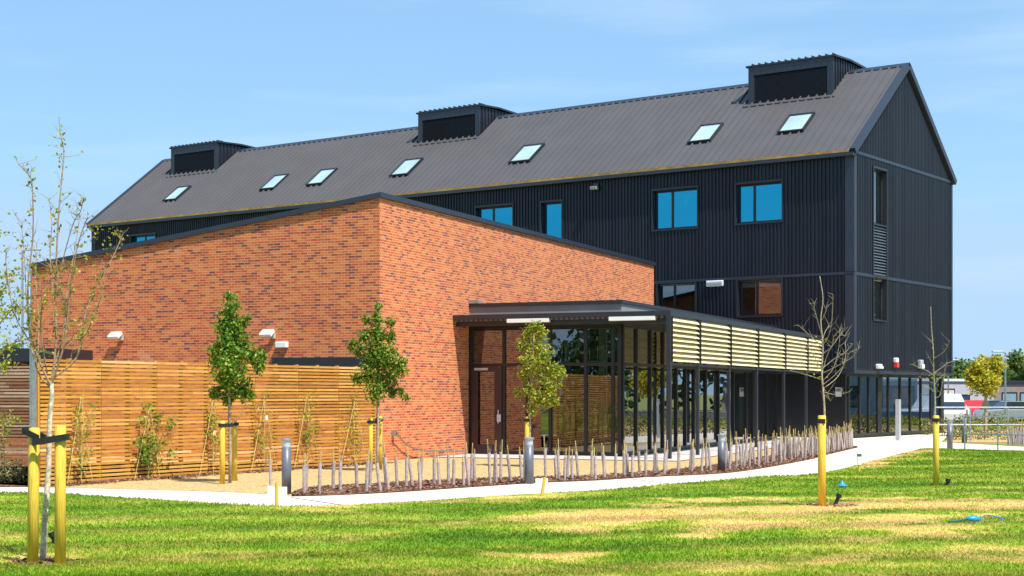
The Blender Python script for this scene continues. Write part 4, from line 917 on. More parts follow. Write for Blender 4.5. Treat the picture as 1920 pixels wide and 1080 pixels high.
LIMB = [([(96,725),(104,640),(103,560),(103,480),(107,400),(112,330),(115,280),(107,243)], .1, .012), ([(95,720),(78,680),(62,620),(60,540),(70,450),(74,380),(70,340),(52,316)], -.3, .010),
        ([(94,725),(70,700),(50,640),(40,560),(34,480),(24,412)], .3, .009), ([(97,720),(122,650),(136,560),(150,480),(162,440),(175,412)], -.25, .010), ([(98,710),(140,670),(152,600),(170,540),(200,480),(216,436)], .3, .010),
        ([(100,600),(112,520),(140,425),(158,400),(165,375)], -.2, .006), ([(101,560),(92,480),(92,420),(84,370)], .15, .006), ([(96,705),(115,620),(118,540),(125,480),(130,420)], .35, .008), ([(88,700),(82,620),(90,560),(80,500)], -.35, .007),
        ([(120,655),(160,610),(185,560),(192,500)], .1, .006), ([(56,640),(30,590),(18,520),(20,470)], -.15, .005), ([(70,690),(66,600),(52,520),(48,450)], .4, .007), ([(128,620),(128,560),(118,500)], -.4, .005), ([(108,680),(132,640),(165,635),(190,600)], -.3, .006)]
br = MB(); lp = []; ln = []
for pts, dy, r0 in LIMB:
    P = spl(px_poly(pts, Y1, dy, .02), 4); n = len(P); br.tube(P, [r0*(1-.8*i/n)+.0018 for i in range(n)], 6, cap=False)
    for i in range(3, n, 1):
        for _ in range(2 if random.random() < .6 else 1):
            d = Vector((random.uniform(-1, 1), random.uniform(-1, 1), random.uniform(.1, 1.3))).normalized()*random.uniform(.06, .26)*(1.2-.5*i/n)
            tw = wob_path(P[i], P[i]+d, 3, .12); br.tube(tw, [.003, .0025, .002, .0013], 4, cap=False)
            low = P[i].z < 3.2
            for q in tw[1:]:
                if random.random() < (.62 if low else .3):
                    for _ in range(random.choice((1, 1, 2, 3) if low else (1, 1, 2))): lp.append(q + Vector(RN.normal(size=3))*.025); ln.append(RN.normal(size=3))
br.build('branches', TWIGD, T, smooth=True)
# leaf tufts
for (x, y, n) in ((118,255,5),(100,395,7),(96,460,6),(100,410,4),(35,450,9),(40,470,10),(28,500,8),(103,545,8),(178,430,12),(172,445,10),(215,440,10),(200,460,9),(120,500,9),(145,505,10),(160,480,9),(70,600,8),(62,345,4),(88,560,8),(110,430,6),(122,280,3)):
    c = AT(x, y, Y1)
    for _ in range(n): lp.append(Vector((c.x, Y1+random.uniform(-.15, .15), c.z)) + Vector(RN.normal(size=3))*.035); ln.append(RN.normal(size=3))
leafquads(np.array([tuple(q) for q in lp]), np.array(ln), .042, RN, LEAFA, 'crown', T)
strap(Vector((sL.x, sL.y, 0)), hL-.06, Vector((AT(94, 0, Y1).x, sL.y-.02, 0)), hL-.10, 'black rubber strap from the left front stake to the pale trunk', .075)
strap(Vector((sR.x, sR.y, 0)), hR-.14, Vector((AT(92, 0, Y1).x, sR.y-.01, 0)), hR-.18, 'black rubber strap from the right front stake to the pale trunk', .075)
# --- tree reaching in from the left edge
tb = G(-70, 1010); T = thing('young_tree', tb, 'leafy tree reaching in at the left edge of the view', 'tree')
k = MB(); Y0 = tb.y; tp = px_poly([(-70, 1012), (-66, 880), (-64, 760), (-60, 640), (-58, 480)], Y0); k.tube(tp, [.04, .034, .028, .018, .006], 8); k.build('trunk', BARKT, T, smooth=True)
br = MB(); lp = []; ln = []
for pts in ([(-64,760),(-30,720),(5,690),(22,700)], [(-62,700),(-20,640),(10,600),(36,575),(48,590)], [(-60,660),(-20,590),(5,540),(14,512)], [(-62,760),(-40,800),(-5,800),(14,790)], [(-60,620),(-90,560),(-120,520)], [(-62,720),(-100,680),(-140,660)], [(-58,560),(-40,480),(-30,430)], [(-60,600),(-15,560),(5,560)], [(-62,740),(-20,690),(20,650),(44,640)]):
    P = spl(px_poly(pts, Y0, random.uniform(-.4, .4), .03), 4); n = len(P); br.tube(P, [.009*(1-.8*i/n)+.002 for i in range(n)], 5, cap=False)
    for i in range(3, n):
        for _ in range(3):
            d = Vector((random.uniform(-1, 1), random.uniform(-1, 1), random.uniform(-.4, .9))).normalized()*random.uniform(.08, .24); tw = wob_path(P[i], P[i]+d, 3, .12); br.tube(tw, [.003, .0025, .002, .0014], 4, cap=False)
            for q in tw[1:]:
                for _ in range(random.choice((1, 2, 2, 3))): lp.append(q + Vector(RN.normal(size=3))*.035); ln.append(RN.normal(size=3))
br.build('branches', TWIGD, T, smooth=True); leafquads(np.array([tuple(q) for q in lp]), np.array(ln), .045, RN, LEAFY, 'crown', T)
# --- bare trees on single stakes
def bare(base, leader, lats, label, r0=.019, tufts=()):
    b = G(*base); Y = b.y+.13; T = thing('young_tree', Vector((b.x, Y, 0)), label, 'tree'); k = MB()
    P = spl(px_poly([base]+leader, Y, 0, .006), 4); P[0].z = 0; n = len(P); k.tube(P, [r0*(1-.86*i/n)+.003 for i in range(n)], 8); k.build('trunk', BARKT, T, smooth=True)
    br = MB()
    for pts in lats:
        Q = spl(px_poly(pts, Y, random.uniform(-.45, .45), .015), 4); n = len(Q); br.tube(Q, [.0048*(1-.7*i/n)+.0018 for i in range(n)], 6, cap=False)
        for i in range(4, n):
            if random.random() < .9: br.tube(wob_path(Q[i], Q[i]+Vector((random.uniform(-1, 1), random.uniform(-1, 1), random.uniform(-.1, 1.2)))*random.uniform(.04, .2), 2, .1), [.003, .0022, .0014], 4, cap=False)
    br.build('branches', TWIG, T, smooth=True)
    lp = []
    for (x, y, nn, sp) in tufts:
        for _ in range(nn): q = AT(x+random.gauss(0, sp), y+random.gauss(0, sp), Y); lp.append((q.x, Y+random.uniform(-.2, .2), q.z))
    if lp: leafquads(np.array(lp), RN.normal(size=(len(lp), 3)), .04, RN, LEAFY, 'crown', T)
bare((1546, 951), [(1545, 880), (1546, 780), (1544, 740), (1541, 700), (1543, 650), (1539, 600), (1543, 560), (1537, 518)],
     [[(1541,648),(1552,630),(1556,595),(1556,554)], [(1540,626),(1532,605),(1524,580),(1521,568)], [(1541,665),(1556,650),(1558,630),(1574,617)], [(1541,645),(1530,640),(1512,625),(1494,610)], [(1543,690),(1565,672),(1582,662),(1597,645)],
      [(1542,715),(1562,690),(1572,650),(1573,620)], [(1542,700),(1552,665),(1568,640),(1578,628),(1588,630)], [(1542,722),(1564,702),(1580,680),(1584,664),(1600,655)], [(1541,712),(1520,704),(1500,698),(1488,694)], [(1544,728),(1553,738),(1560,752)],
      [(1542,700),(1560,690),(1590,672),(1600,655)], [(1541,690),(1528,680),(1512,660)], [(1543,735),(1565,740),(1585,735)], [(1541,655),(1525,648),(1508,655)], [(1542,730),(1574,705),(1590,668),(1592,640)], [(1541,640),(1550,620),(1560,610)], [(1541,600),(1547,585),(1549,570)]],
     'bare twiggy young tree on a single yellow stake in front of the louvres', tufts=((1528,690,26,10),(1520,660,8,14),(1535,640,8,8)))
bare((1758, 912), [(1756, 850), (1754, 790), (1753, 740), (1751, 700), (1750, 660), (1747, 620), (1745, 575)],
     [[(1751,700),(1765,690),(1780,680),(1790,676)], [(1750,672),(1760,665),(1768,655),(1770,640)], [(1750,704),(1735,695),(1718,690),(1704,683)], [(1752,745),(1762,742),(1768,715),(1775,680)], [(1750,690),(1744,680),(1736,668)], [(1748,655),(1754,645),(1756,640)],
      [(1752,720),(1742,712),(1732,706)], [(1752,735),(1742,728),(1732,726)], [(1752,722),(1762,710),(1772,702)]],
     'thin bare young tree on a single yellow stake near the right-hand railings', tufts=((1752,705,24,5),(1752,730,14,4)))
# --- climbers on canes against the slat fence
def fence_hit(x, y, out=.12):
    return onplane(fl0 + fn*out, fn, x, y)
CL = [((152, 742, 905), 150, 'thin climber with a tuft of leaves, first from the left on the slat fence', .5), ((278, 765, 893), 230, 'leafy climber with broad green leaves, second from the left on the slat fence', 1.3), ((400, 752, 885), 150, 'climber on crossed canes behind the dense dark green tree', .8),
      ((497, 742, 880), 110, 'pale wispy climber on crossed canes with a hanging tag, right of the dense tree', .5), ((578, 745, 872), 150, 'wispy climber on crossed canes above the nearest bollard, mid fence', .7), ((665, 742, 868), 130, 'climber on crossed canes by the fence end next to the corner tree', .7)]
for (x, yt, yb), nleaf, lb, rich in CL:
    g0 = fence_hit(x, yb, .16); g0.z = 0; T = thing('climbing_plant', g0, lb, 'climbing plant', 'climbing plants against the slat fence')
    c = MB(); top = fence_hit(x, yt, .10)
    for dx in (-26, 0, 22): q = fence_hit(x+dx, yb-2, .22 if dx else .16); q.z = 0; c.tube([q, top+Vector((random.uniform(-.04, .04), 0, random.uniform(-.05, .08)))], .0065, 5)
    c.build('cane', CANE, T)
    st = MB(); lp = []
    for _ in range(9):
        q = fence_hit(x + random.uniform(-24, 24), random.uniform(yt+8, yb-30), .1+random.uniform(0, .1)); w = wob_path(Vector((g0.x, g0.y, .05)).lerp(top, random.random()*.8), q, 4, .1); st.tube(w, [.005, .004, .003, .003, .002], 4, cap=False)
        for _2 in range(int(nleaf/5)): k_ = random.choice(w[1:]); lp.append(tuple(k_ + Vector(RN.normal(size=3))*.05*(1+.5*rich)))
    for _ in range(int(28*rich)): q = top + Vector(RN.normal(size=3))*.07; lp.append(tuple(q))
    if rich > 1:
        for (xx, yy) in ((268,790),(270,820),(268,850),(300,780),(318,800),(322,850),(325,790)):
            for _ in range(26): q = fence_hit(xx, yy, .14); lp.append(tuple(q + Vector(RN.normal(size=3))*.06))
    st.build('stem', TWIGD, T); leafquads(np.array(lp), np.tile(np.array(fn), (len(lp), 1)), 0.07 if rich > 1 else .058, RN, LEAFD if rich > 1 else LEAFY, 'foliage', T)
q = fence_hit(500, 783, .25); m_ = MB(); m_.box(Fr(q, fd.xy), -.04, .04, 0, .004, q.z-.05, q.z+.05); r = m_.build('plant_tag', WHITE, None); tag(r, 'small white tag hanging on the fourth climber on the slat fence', 'tag')
q = fence_hit(402, 812, .25); m_ = MB(); m_.box(Fr(q, fd.xy), -.04, .04, 0, .004, q.z-.06, q.z+.06); r = m_.build('plant_tag', mat('cream_tag', (.7, .7, .4), .6), None); tag(r, 'cream tag hanging on the climber behind the dense tree', 'tag')
# low shrub in the left bed
def shrub(c, rx, rz, n, m, lab, size=.06, name='shrub', grp=None):
    T = thing(name, c, lab, 'shrub', grp); br = MB()
    for _ in range(14): d = Vector((random.uniform(-1, 1)*rx*.8, random.uniform(-.4, .4)*rx, random.uniform(.5, 1)*rz)); br.tube(wob_path(c, c+d, 3, .06), [.006, .005, .004, .002], 4, cap=False)
    q = RN.normal(size=(n, 3)); q /= np.linalg.norm(q, axis=1)[:, None]; q[:, 2] = np.abs(q[:, 2]); p = np.array(c) + q*np.array([rx, rx*.6, rz])*(.3+.75*RN.rand(n)[:, None]); br.build('stem', TWIGD, T)
    leafquads(p, q, size, RN, m, 'foliage', T); return T
shrub(G(22, 905), .55, .5, 700, HEDGE, 'low grey-green shrub at the foot of the weathered slat fence', .06)
shrub(G(-25, 903), .5, .5, 500, HEDGE, 'low shrub cut by the left edge of the view', .06)
# far-left climber on the weathered fence
T = thing('climbing_plant', AT(6, 880, 37), 'small climber on the weathered slat fence at the very left', 'climbing plant', 'climbing plants against the slat fence'); T.location.z = 0
lp = [tuple(AT(random.gauss(6, 9), y, 37)+Vector((0, random.uniform(-.1, .2), 0))) for y in list(np.linspace(775, 870, 130))]; st = MB(); st.tube([T.location, AT(6, 780, 37)], [.012, .006], 5); st.build('stem', TWIGD, T); leafquads(np.array(lp), RN.normal(size=(130, 3)), .06, RN, LEAFY, 'foliage', T)
# --- whips in guards along the bark bed
def whip_proto(kind):
    T = thing('planted_whip', (0, 0, -50), 'hedging whip in pinkish-grey spiral guard in the bark bed along the path', 'hedging whip', 'guarded hedging whips in the bark bed')
    T.location = (0, 0, 0); g = MB(); h = .50+.04*kind
    g.tube([(0, 0, 0), (.004*kind, 0, h*.5), (0, .006, h)], [.034, .032, .035], 8)
    g.build('tree_guard', GUARD, T, smooth=False); c = MB(); c.tube([(.02, .01, 0), (.022+.01*(kind-1), 0, 0.70+.07*kind)], .0095, 5); c.build('cane', CANE, T)
    s = MB()
    for k in range(2+kind): s.tube(wob_path((0, 0, h-.05), (random.uniform(-.07, .07), random.uniform(-.07, .07), h+random.uniform(.08, .26)), 3, .1), [.005, .004, .003, .002], 4, cap=False)
    s.build('stem', TWIGD, T); return T
protos = [whip_proto(i) for i in range(3)]; first = [True]*3; count = 0
posn = []
sd_ = .2
while sd_ < bedS[-1]-.8:
    for f in (.28, .74):
        p = bed_at(sd_ + (.17 if f > .5 else 0) + random.uniform(-.17, .17), f + random.uniform(-.14, .14)); posn.append((p.x, p.y))
    sd_ += .37
posn.append((G(508, 912).x, G(508, 912).y))
def put_whip(x, y, lab=None, grp=None):
    k = random.randrange(3)
    if first[k]: o = protos[k]; first[k] = False; o.location = (x, y, .01)
    else: o = dup(protos[k], (x, y, .01))
    o.rotation_euler = (random.gauss(0, .055), random.gauss(0, .06), random.random()*6.28); s = random.uniform(.88, 1.12); o.scale = (1, 1, s)
    if lab: o['label'] = lab; o['group'] = grp
for (x, y) in posn: put_whip(x, y)
# second planting beyond the path on the right
for i in range(46):
    a = i % 23; px_ = 1893 + a*3.6; p = G(px_, 834 - 5*(i//23) + random.uniform(-1, 1)); put_whip(p.x, p.y, 'hedging whip in a pale guard planted beyond the railings at right', 'guarded whips beyond the railings')
# ================================================================ BOLLARDS and small posts
def bollard(px, yb, yt, r, lab, pale=True):
    b = G(px, yb); s = FPX/b.y; h = (yb-yt)/s; T = thing('bollard', b, lab, 'bollard', 'grey bollard lights along the path')
    m_ = MB(); m_.lathe(b, [(r, 0), (r, h-.16)], 20); m_.build('column', BOLL, T, smooth=False).data.polygons.foreach_set('use_smooth', [True]*20+[False]*2)
    m_ = MB(); m_.lathe(b, [(r*.86, h-.159), (r*.86, h-.04)], 20); m_.build('lens', LGREY, T)
    m_ = MB(); m_.lathe(b, [(r*1.12, h-.039), (r*1.12, h-.015), (r*.9, h)], 20); m_.build('cap', GALV, T)
bollard(537, 927, 822, .088, 'grey cylindrical bollard light nearest the camera, right of the white box on the path'); bollard(992, 907, 820, .095, 'grey cylindrical bollard light before the yellow-green tree'); bollard(1353, 883, 814, .095, 'grey cylindrical bollard light in the bark bed before the louvred canopy'); bollard(1781, 841, 789, .095, 'grey cylindrical bollard light at the near end of the railings'); bollard(1808, 830, 780, .095, 'dark bollard light behind the near railing')
# white marker boards with a short yellow peg
def marker(px, yb, parts, peg, lab1, lab2):
    b = G(px, yb)
    T = thing('marker_board', b, lab1, 'board'); s = FPX/b.y
    for (x0, x1, yt, ybb) in parts: m_ = MB(); m_.box(Fr(b, (1, .1)), (x0-px)/s, (x1-px)/s, -.02, .02, .0 if ybb >= yb else (yb-ybb)/s, (yb-yt)/s); m_.build('panel', WHITE, T)
    m_ = MB(); (xp, yt, ybp, ln_) = peg; g = G(xp, ybp); sp = FPX/g.y; h = (ybp-yt)/sp; m_.tube([g, g + Vector((ln_, 0, h))], .03, 8); r = m_.build('marker_peg', STAKE, None); tag(r, lab2, 'peg')
marker(518, 944, [(502, 512, 911, 938), (513, 538, 913, 944)], (519, 905, 952, 0), 'white board standing at the lawn edge beside the nearest bollard', 'short yellow peg in front of the left white board')
marker(1013, 921, [(1004, 1013, 897, 912), (1014, 1027, 897, 921)], (1016, 895, 931, .05), 'small white board at the lawn edge below the middle bollard', 'short leaning yellow peg in front of the small middle white board')
b = G(1611, 884); T = thing('marker_post', b, 'small grey and white marker post at the lawn edge before the path bend', 'marker post'); m_ = MB(); m_.tube([b, b+Vector((0, 0, .16))], .03, 8); m_.build('peg', STAKE, T); m_ = MB(); m_.box(Fr(b, (1, 0)), -.045, .045, -.04, .04, .16, .36); m_.build('post', WHITE, T); m_ = MB(); m_.box(Fr(b, (1, 0)), -.05, .05, -.045, .045, .361, .42); m_.build('cap', BOLL, T)
# watering pipes by the trees, mulch rings
def pipe(px, yb, h, lx, r, lab, ly=0):
    b = G(px, yb); m_ = MB(); t = b+Vector((lx, ly, h)); m_.tube([b, t], r, 10); d = (t-b).normalized(); m_.tube([t-d*.03, t+d*.03], r*1.45, 10); o = m_.build('watering_pipe', BLACKP, None); tag(o, lab, 'pipe', 'black watering pipes at the tree roots')
pipe(1565, 949, .17, .07, .033, 'black watering pipe leaning right beside the bare tree before the louvres'); pipe(1775, 912, .12, .03, .035, 'black watering pipe beside the bare tree near the railings'); pipe(106, 1022, .13, -.05, .035, 'black watering pipe between the front stakes'); pipe(443, 900, .19, -.03, .032, 'black watering pipe by the dense dark green tree')
pipe(722, 884, .2, .0, .03, 'black watering pipe by the tree at the brick corner')
def ring(px, y, r, lab):
    c = G(px, y)
    def smp(): a = random.random()*6.28; q = r*math.sqrt(random.random()); return c.x+q*math.cos(a), c.y+q*.8*math.sin(a)
    chips('bark_chips', smp, int(420*r), lab, .03)
ring(1560, 950, .42, 'dark bark chips round the foot of the bare tree before the louvres'); ring(86, 1056, .36, 'dark bark chips round the foot of the sparse front tree'); ring(1768, 911, .3, 'dark bark chips round the foot of the bare tree near the railings')
# blue sprinkler head and blue hose fitting
c = G(1579, 914); m_ = MB(); m_.lathe(c, [(.11, .03), (.10, .045), (.04, .07), (.02, .12), (.012, .14)], 14); r = m_.build('sprinkler', BLUEP, None, smooth=True); tag(r, 'small blue cone-shaped sprinkler on the lawn behind the watering pipe', 'sprinkler')
A = G(1778, 982); c = G(1825, 979); e_ = G(1877, 981); T = thing('hose_fitting', c, 'blue hose connector lying on the lawn with a thin green hose', 'hose')
m_ = MB(); h = Vector((0, 0, .045)); dd = (e_-A).normalized(); m_.tube([c-dd*.11+h, c-dd*.06+h, c+h, c+dd*.06+h, c+dd*.1+h], [.02, .042, .05, .04, .018], 10); m_.build('connector', BLUEP, T, smooth=True)
m_ = MB(); m_.tube([A+h*.6, A.lerp(c, .5)+h*.8, c-dd*.1+h], .012, 6); m_.build('hose', HOSEG, T); m_ = MB(); m_.tube(spl([c+dd*.1+h, c+dd*.2+h*2.2, e_+h*1.6, e_+Vector((.03, -.03, .03))]), .009, 6); m_.build('hose_end', BLUEP, T)
m_ = MB(); m_.tube(spl([G(185, 1010)*1, G(188, 1010)]), .01, 4)
# wall tap and hose on the brick long face
hp = [FK.p(-.12, hitU(FK, -.12, x, y)[0], max(.04, hitU(FK, -.12, x, y)[1])) for x, y in ((741, 812), (750, 822), (768, 838), (800, 846), (840, 846), (872, 846))]
T = thing('garden_hose', FK.p(-.1, .5, 0), 'grey-green hose hanging from a tap on the brick wall beside the corner tree', 'hose')
m_ = MB(); m_.tube(spl(hp), .012, 6); m_.tube([q+Vector((.03, -.02, .02)) for q in spl(hp)], .008, 6); m_.build('hose', mat('grey_green_hose', (.13, .17, .16), .5), T)
v_, z_ = hitU(FK, -.1, 741, 812); m_ = MB(); m_.box(FK, -.14, -.003, v_-.05, v_+.05, z_-.08, z_+.08); m_.build('tap', GALV, T)
# ================================================================ RAILINGS right
def railing(xa, xb, yb0, yb1, h, posts, rails, lab, top2=None):
    A = G(xa, yb0); B_ = G(xb, yb1); T = thing('railing', A, lab, 'railing', 'metal railings right of the black building')
    for f in posts: p = A.lerp(B_, f); m_ = MB(); m_.tube([p, p+Vector((0, 0, h))], .024, 8); m_.build('post', GALV, T)
    for z in rails: m_ = MB(); m_.tube([A+Vector((0, 0, z)), B_+Vector((0, 0, z))], .024, 8); m_.build('rail', GALV, T)
railing(1809, 2080, 846, 853, 1.12, [0, .24, .48, .72, 1], [1.12, .56], 'nearer low metal handrail beside the path at right')
railing(1752, 2060, 833, 834, 1.35, [.0, .22, .45, .68, .9], [1.35, .72], 'further metal handrail behind the near bollard at right')
# ================================================================ BACKGROUND
sheet('car_park', [(22, 88), (95, 88), (120, 140), (26, 140)], ASPH, -.105)
def bld(name, pts, h, m, lab, roofm, wins=()):
    c = Vector((*pts[0], 0)); T = thing(name, c, lab, 'building'); F_ = Fr(pts[0], (pts[1][0]-pts[0][0], pts[1][1]-pts[0][1])); L_ = (Vector(pts[1])-Vector(pts[0])).length; D = pts[2]
    z = -.5; m_ = MB(); m_.box(F_, 0, L_, 0, D, z, h); m_.build('wall', m, T); m_ = MB(); m_.box(F_, -.15, L_+.15, -.15, D, h+.002, h+.22); m_.build('roof', roofm, T)
    for (a0, a1, z0, z1, gm) in wins:
        f = MB(); e = .08
        for q in ((a0-e, a1+e, z1, z1+e), (a0-e, a1+e, z0-e, z0), (a0-e, a0, z0, z1), (a1, a1+e, z0, z1)): f.box(F_, q[0], q[1], -.05, -.003, q[2], q[3])
        fo = f.build('window', BLACKP, T); g = MB(); g.face([F_.p(a0, -.02, z0), F_.p(a1, -.02, z0), F_.p(a1, -.02, z1), F_.p(a0, -.02, z1)]); g.build('pane', gm, fo)
    return T
s130 = FPX/130
A = AT(1720, 0, 130); 
bld('flat_roofed_building', [(A.x, 130), (AT(1863, 0, 134).x, 134), 14], 2.9, RENDER, 'low pale grey flat-roofed building beyond the cars', RENDW, [(1.6, 4.1, .2, 2.2, mat('cream_panel', (.6, .55, .42), .6)), (5.0, 5.8, .9, 1.7, mat('dark_window', (.03, .06, .12), .1)), (3.0, 4.2, 0.0, .5, mat('dark_lettering', (.04, .05, .05), .5))])
A2 = AT(1840, 0, 138)
bld('flat_roofed_building', [(A2.x, 138), (A2.x+30, 137), 12], 2.8, mat('timber_clad', (.30, .24, .20), .8), 'low dark-roofed building with blue glazing at the right edge', TRIM, [(1.9+i*1.6, 3.1+i*1.6, -.2, 1.9, mat('pale_blue_pane', (.25, .38, .46), .15, spec=.8)) for i in range(12)])
def car(px, Y, rot, m, lab, van=False, zb=-.10, solid=False):
    b = AT(px, 0, Y); b.z = zb; T = thing('parked_car', b, lab, 'car', 'cars in the car park'); c, s = math.cos(rot), math.sin(rot)
    def P(a, y, z): return b + Vector((c*a - s*y, s*a + c*y, z))
    L_, Wd, H = (4.2, .86, 1.48) if not van else (4.8, .92, 1.95)
    prof = [(-L_/2, .35), (-L_/2, .78), (-L_/2+.12, .92), (-L_*.22, .98), (-L_*.08, H-.03), (L_*.08, H), (L_*.36, H-.05), (L_*.47, .95), (L_/2, .85), (L_/2, .35)]
    m_ = MB(); low = [(a, y) for a, y in prof]
    m_.prism([(-L_/2, .28), (-L_/2, .75), (-L_/2+.15, .9), (-L_*.24, .97), (L_*.46, .97), (L_/2, .85), (L_/2, .28)], lambda p, a: P(p[0], a, p[1]), -Wd, Wd)
    body = m_.build('body', m, T, bevel=.05)
    m_ = MB(); m_.prism([(-L_*.24, .972), (-L_*.09, H-.05), (L_*.36, H-.07), (L_*.46, .972)], lambda p, a: P(p[0], a, p[1]), -Wd*.86, Wd*.86); m_.build('cabin', m if solid else CARG, T, bevel=.03)
    m_ = MB(); m_.prism([(-L_*.10, H-.049), (-L_*.06, H), (L_*.33, H-.02), (L_*.37, H-.069)], lambda p, a: P(p[0], a, p[1]), -Wd*.82, Wd*.82); m_.build('roof', m, T, bevel=.02)
    for a in (-L_*.31, L_*.30):
        for y in (-1, 1): w = MB(); w.tube([P(a, y*(Wd-.16), .31), P(a, y*(Wd+.02), .31)], .31, 14); wo = w.build('wheel', TYRE, T); w = MB(); w.tube([P(a, y*(Wd+.02), .31), P(a, y*(Wd+.03), .31)], .18, 10); w.build('rim', LGREY, wo)
    for y in (-1, 1):
        w = MB(); q = [P(-L_/2-.01, y*Wd*.9, .62), P(-L_/2-.01, y*Wd*.6, .62), P(-L_/2-.01, y*Wd*.6, .76), P(-L_/2-.01, y*Wd*.9, .76)]; w.face(q); w.build('headlight', WHITE, T)
        w = MB(); q = [P(L_/2+.01, y*Wd*.95, .62), P(L_/2+.01, y*Wd*.75, .62), P(L_/2+.01, y*Wd*.75, .84), P(L_/2+.01, y*Wd*.95, .84)]; w.face(q); w.build('tail_light', REDP, T)
car(1748, 104, .25, CARW, 'white van-like car parked beside the black building corner', True, solid=True); car(1826, 112, 1.35, CARR, 'bright red panelled car parked beyond the white cars', solid=True); car(1786, 97, 1.25, CARW, 'white hatchback parked left of the red car'); car(1893, 98, .1, CARS, 'silver car parked behind the yellowish tree'); car(1872, 106, 1.5, CARG, 'dark car parked behind the trunk of the yellowish tree')
# hedges of the car park edge
def hedge(pts, w, h, n, m, lab, z=-.1, size=.13):
    T = thing('hedge', (*pts[0], z), lab, 'hedge'); A = Vector((*pts[0], z)); B_ = Vector((*pts[1], z)); d = B_-A; pr = Vector((-d.y, d.x, 0)).normalized()
    k = RN.rand(n); a = RN.rand(n)*2-1; zz = RN.rand(n); hh = h*(.7+.3*vnoise(k*d.length*.9, k*0+1, 3)+.25*vnoise(k*d.length*3, k*0+1, 5)-.15)
    p = np.array(A)[None]+k[:, None]*np.array(d)[None]+(a*w*.5)[:, None]*np.array(pr)[None]; p[:, 2] = z + zz*hh
    leafquads(p, RN.normal(size=(n, 3)), size, RN, m, 'foliage', T)
g1 = G(1772, 818); hedge([(g1.x-.5, g1.y+2), (g1.x+26, g1.y+1)], 1.4, 1.05, 9000, HEDGE, 'brownish hedge of young shrubs beyond the railings', 0, .10)
g1 = AT(1768, 0, 84); hedge([(g1.x, 84), (g1.x+40, 82)], 1.2, .6, 6000, LEAFY, 'low green hedge along the near side of the car park', -.1, .14)
g1 = G(1764, 824); hedge([(g1.x+.3, g1.y), (g1.x+26, g1.y-1)], 1.0, .5, 6000, HEDGE, 'straggly brownish shrubs just beyond the further railing', 0, .08)
sheet('dry_bed', [tuple(FB.p(-.3, 11.8, 0).xy), (G(1770, 829).x, G(1770, 829).y), (G(1920, 838).x+40, G(1920, 838).y+1.5), (75, 70), (18, 78)], GRAVEL, -.008)
# trees far
def far_tree(px, Y, ytop, ybot, wpx, m, lab, n=1600, size=None, grp=None, trunk=True):
    c = AT(px, 0, Y); zt = AT(px, ytop, Y).z; zb = AT(px, ybot, Y).z; s = FPX/Y; w = wpx/s/2; T = thing('tree', (c.x, Y, -.45), lab, 'tree', grp)
    H = zt-zb; pts = []; nr = []; br = MB(); k = MB(); k.tube([(c.x, Y, -.5), (c.x, Y, zb+H*.2), (c.x+.1, Y, zt-H*.2)], [max(.05, w*.07), max(.04, w*.05), .02], 7)
    for j in range(22):
        a = random.random()*6.28; hz = random.random(); pr = math.sin(math.pi*min(1, .15+.85*hz)**.9)**.7; rr = w*pr*random.uniform(.2, .75); cr = w*random.uniform(.22, .42)
        cc = np.array([c.x+rr*math.cos(a), Y+rr*math.sin(a), zb+H*(.12+.78*hz)]); q = RN.normal(size=(n//22, 3)); q /= np.linalg.norm(q, axis=1)[:, None]
        pts.append(cc+q*cr*(.4+.75*RN.rand(n//22)[:, None])); nr.append(q); br.tube([(c.x, Y, zb+H*.1*hz), tuple(cc)], [w*.02+.01, .01], 4, cap=False)
    k.build('trunk', BARKT, T); br.build('branches', TWIGD, T); leafquads(np.concatenate(pts), np.concatenate(nr), size or w*.16, RN, m, 'crown', T)
far_tree(1848, 66, 658, 744, 96, LEAFYT, 'yellow autumn-tinted tree beyond the railings', 5200, .12)
fts = [(1760, 150, 682, 735, 90), (1800, 158, 676, 735, 80), (1835, 165, 672, 735, 90), (1870, 150, 668, 735, 70), (1905, 160, 662, 735, 80), (1940, 150, 660, 735, 80), (1990, 155, 655, 735, 100), (2050, 150, 660, 735, 110)]
far_lab = ['rounded green tree rising right beside the black building', 'dark green tree behind the yellow tree, left side', 'dark green tree behind the crown of the yellow tree', 'dark green tree behind the street lamp', 'tall green tree over the blue-glazed building', 'green tree cut by the right edge of the view', 'tree outside the view beyond the right edge', 'second tree outside the view beyond the right edge']
for (a, lb) in zip(fts, far_lab): far_tree(*a, LEAFB, lb, 1800, grp='trees beyond the car park')
for i, (x, Y, yt, w) in enumerate(((-30, 170, 640, 90), (25, 175, 646, 70), (58, 180, 652, 60))): far_tree(x, Y, yt, 738, w, LEAFF, ['far green tree at the left edge above the shelter roof', 'far green tree behind the left lamp post', 'far green tree touching the left end of the brick wall'][i], 1200, grp='far trees at left')
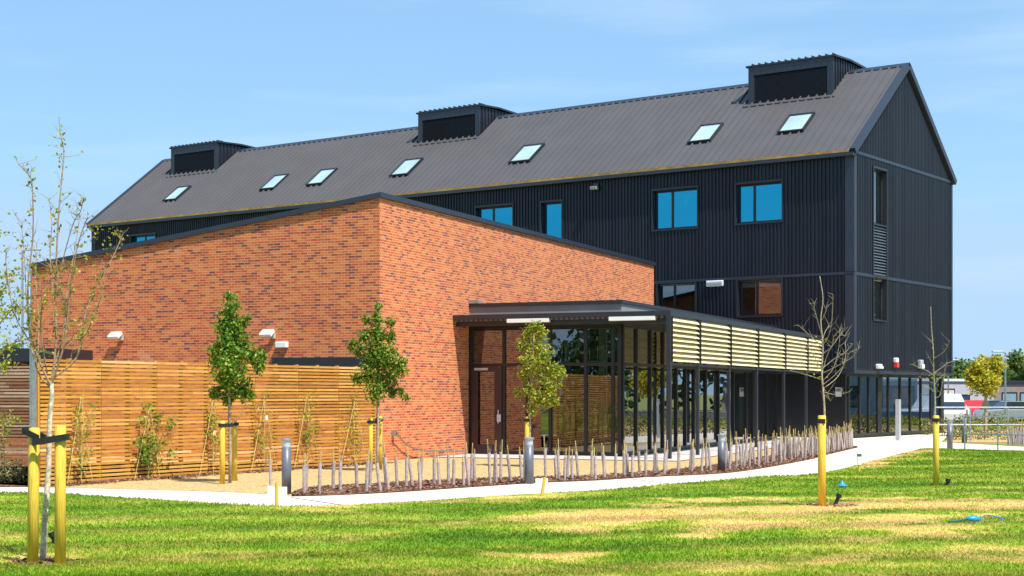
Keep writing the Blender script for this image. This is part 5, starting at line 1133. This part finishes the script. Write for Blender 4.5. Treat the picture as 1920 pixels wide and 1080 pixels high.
bld('flat_roofed_building', [(62, 108), (88, 74), 14], 3.6, mat('pale_blue_render', (.30, .40, .52), .8), 'pale blue flat-roofed building right of the view, mirrored in the shopfront', RENDW, [(3+i*4.5, 5.5+i*4.5, .8, 2.4, GLASS) for i in range(8)])
# lamp posts
def lamp(px, Y, ytop, arm, lab, zb=-.4):
    b = AT(px, 0, Y); b.z = zb; top = AT(px, ytop, Y).z; T = thing('street_lamp', b, lab, 'street lamp', 'street lamps'); m_ = MB(); m_.tube([b, (b.x, b.y, 2), (b.x, b.y, top)], [.09, .06, .045], 8); m_.build('pole', GALV, T)
    m_ = MB(); m_.tube([(b.x, b.y, top-.03), (b.x+arm*.5, b.y, top+.06), (b.x+arm, b.y, top+.06)], .035, 6); m_.build('arm', GALV, T); m_ = MB(); m_.box(Fr((b.x+arm, b.y), (1, 0)), -.32, .32, -.14, .14, top+.0, top+.1); m_.build('lamp_head', LGREY, T, bevel=.02)
lamp(1885, 90, 661, -.45, 'slim street lamp beside the yellow tree with its arm to the left'); lamp(42, 70, 470, .5, 'thin pale lamp column behind the sparse tree at far left', 0); lamp(1778, 120, 676, .5, 'street lamp half hidden behind the right edge of the black building')
# woodland all round behind the viewer, seen only mirrored in the glazing
pts = []; nr = []
for i in range(230):
    a = math.radians(random.uniform(27, 340)) ; R_ = random.uniform(75, 100) if a > 1.5 else random.uniform(150, 175); cx_, cy_ = R_*math.sin(a), R_*math.cos(a)
    if cy_ > 30 and cx_ < 0 and a > math.radians(290): continue
    h = random.uniform(6, 11) if a > 1.5 else random.uniform(12, 19)
    for j in range(6):
        c = np.array([cx_+random.uniform(-4, 4), cy_+random.uniform(-4, 4), random.uniform(1, h)]); q = RN.normal(size=(70, 3)); q /= np.linalg.norm(q, axis=1)[:, None]; pts.append(c+q*random.uniform(1.6, 2.8)); nr.append(q)
o = leafquads(np.concatenate(pts), np.concatenate(nr), .95, RN, LEAFF, 'woodland', None); tag(o, 'belt of dark trees around the site, mirrored in the glazing', 'woodland'); o['kind'] = 'stuff'
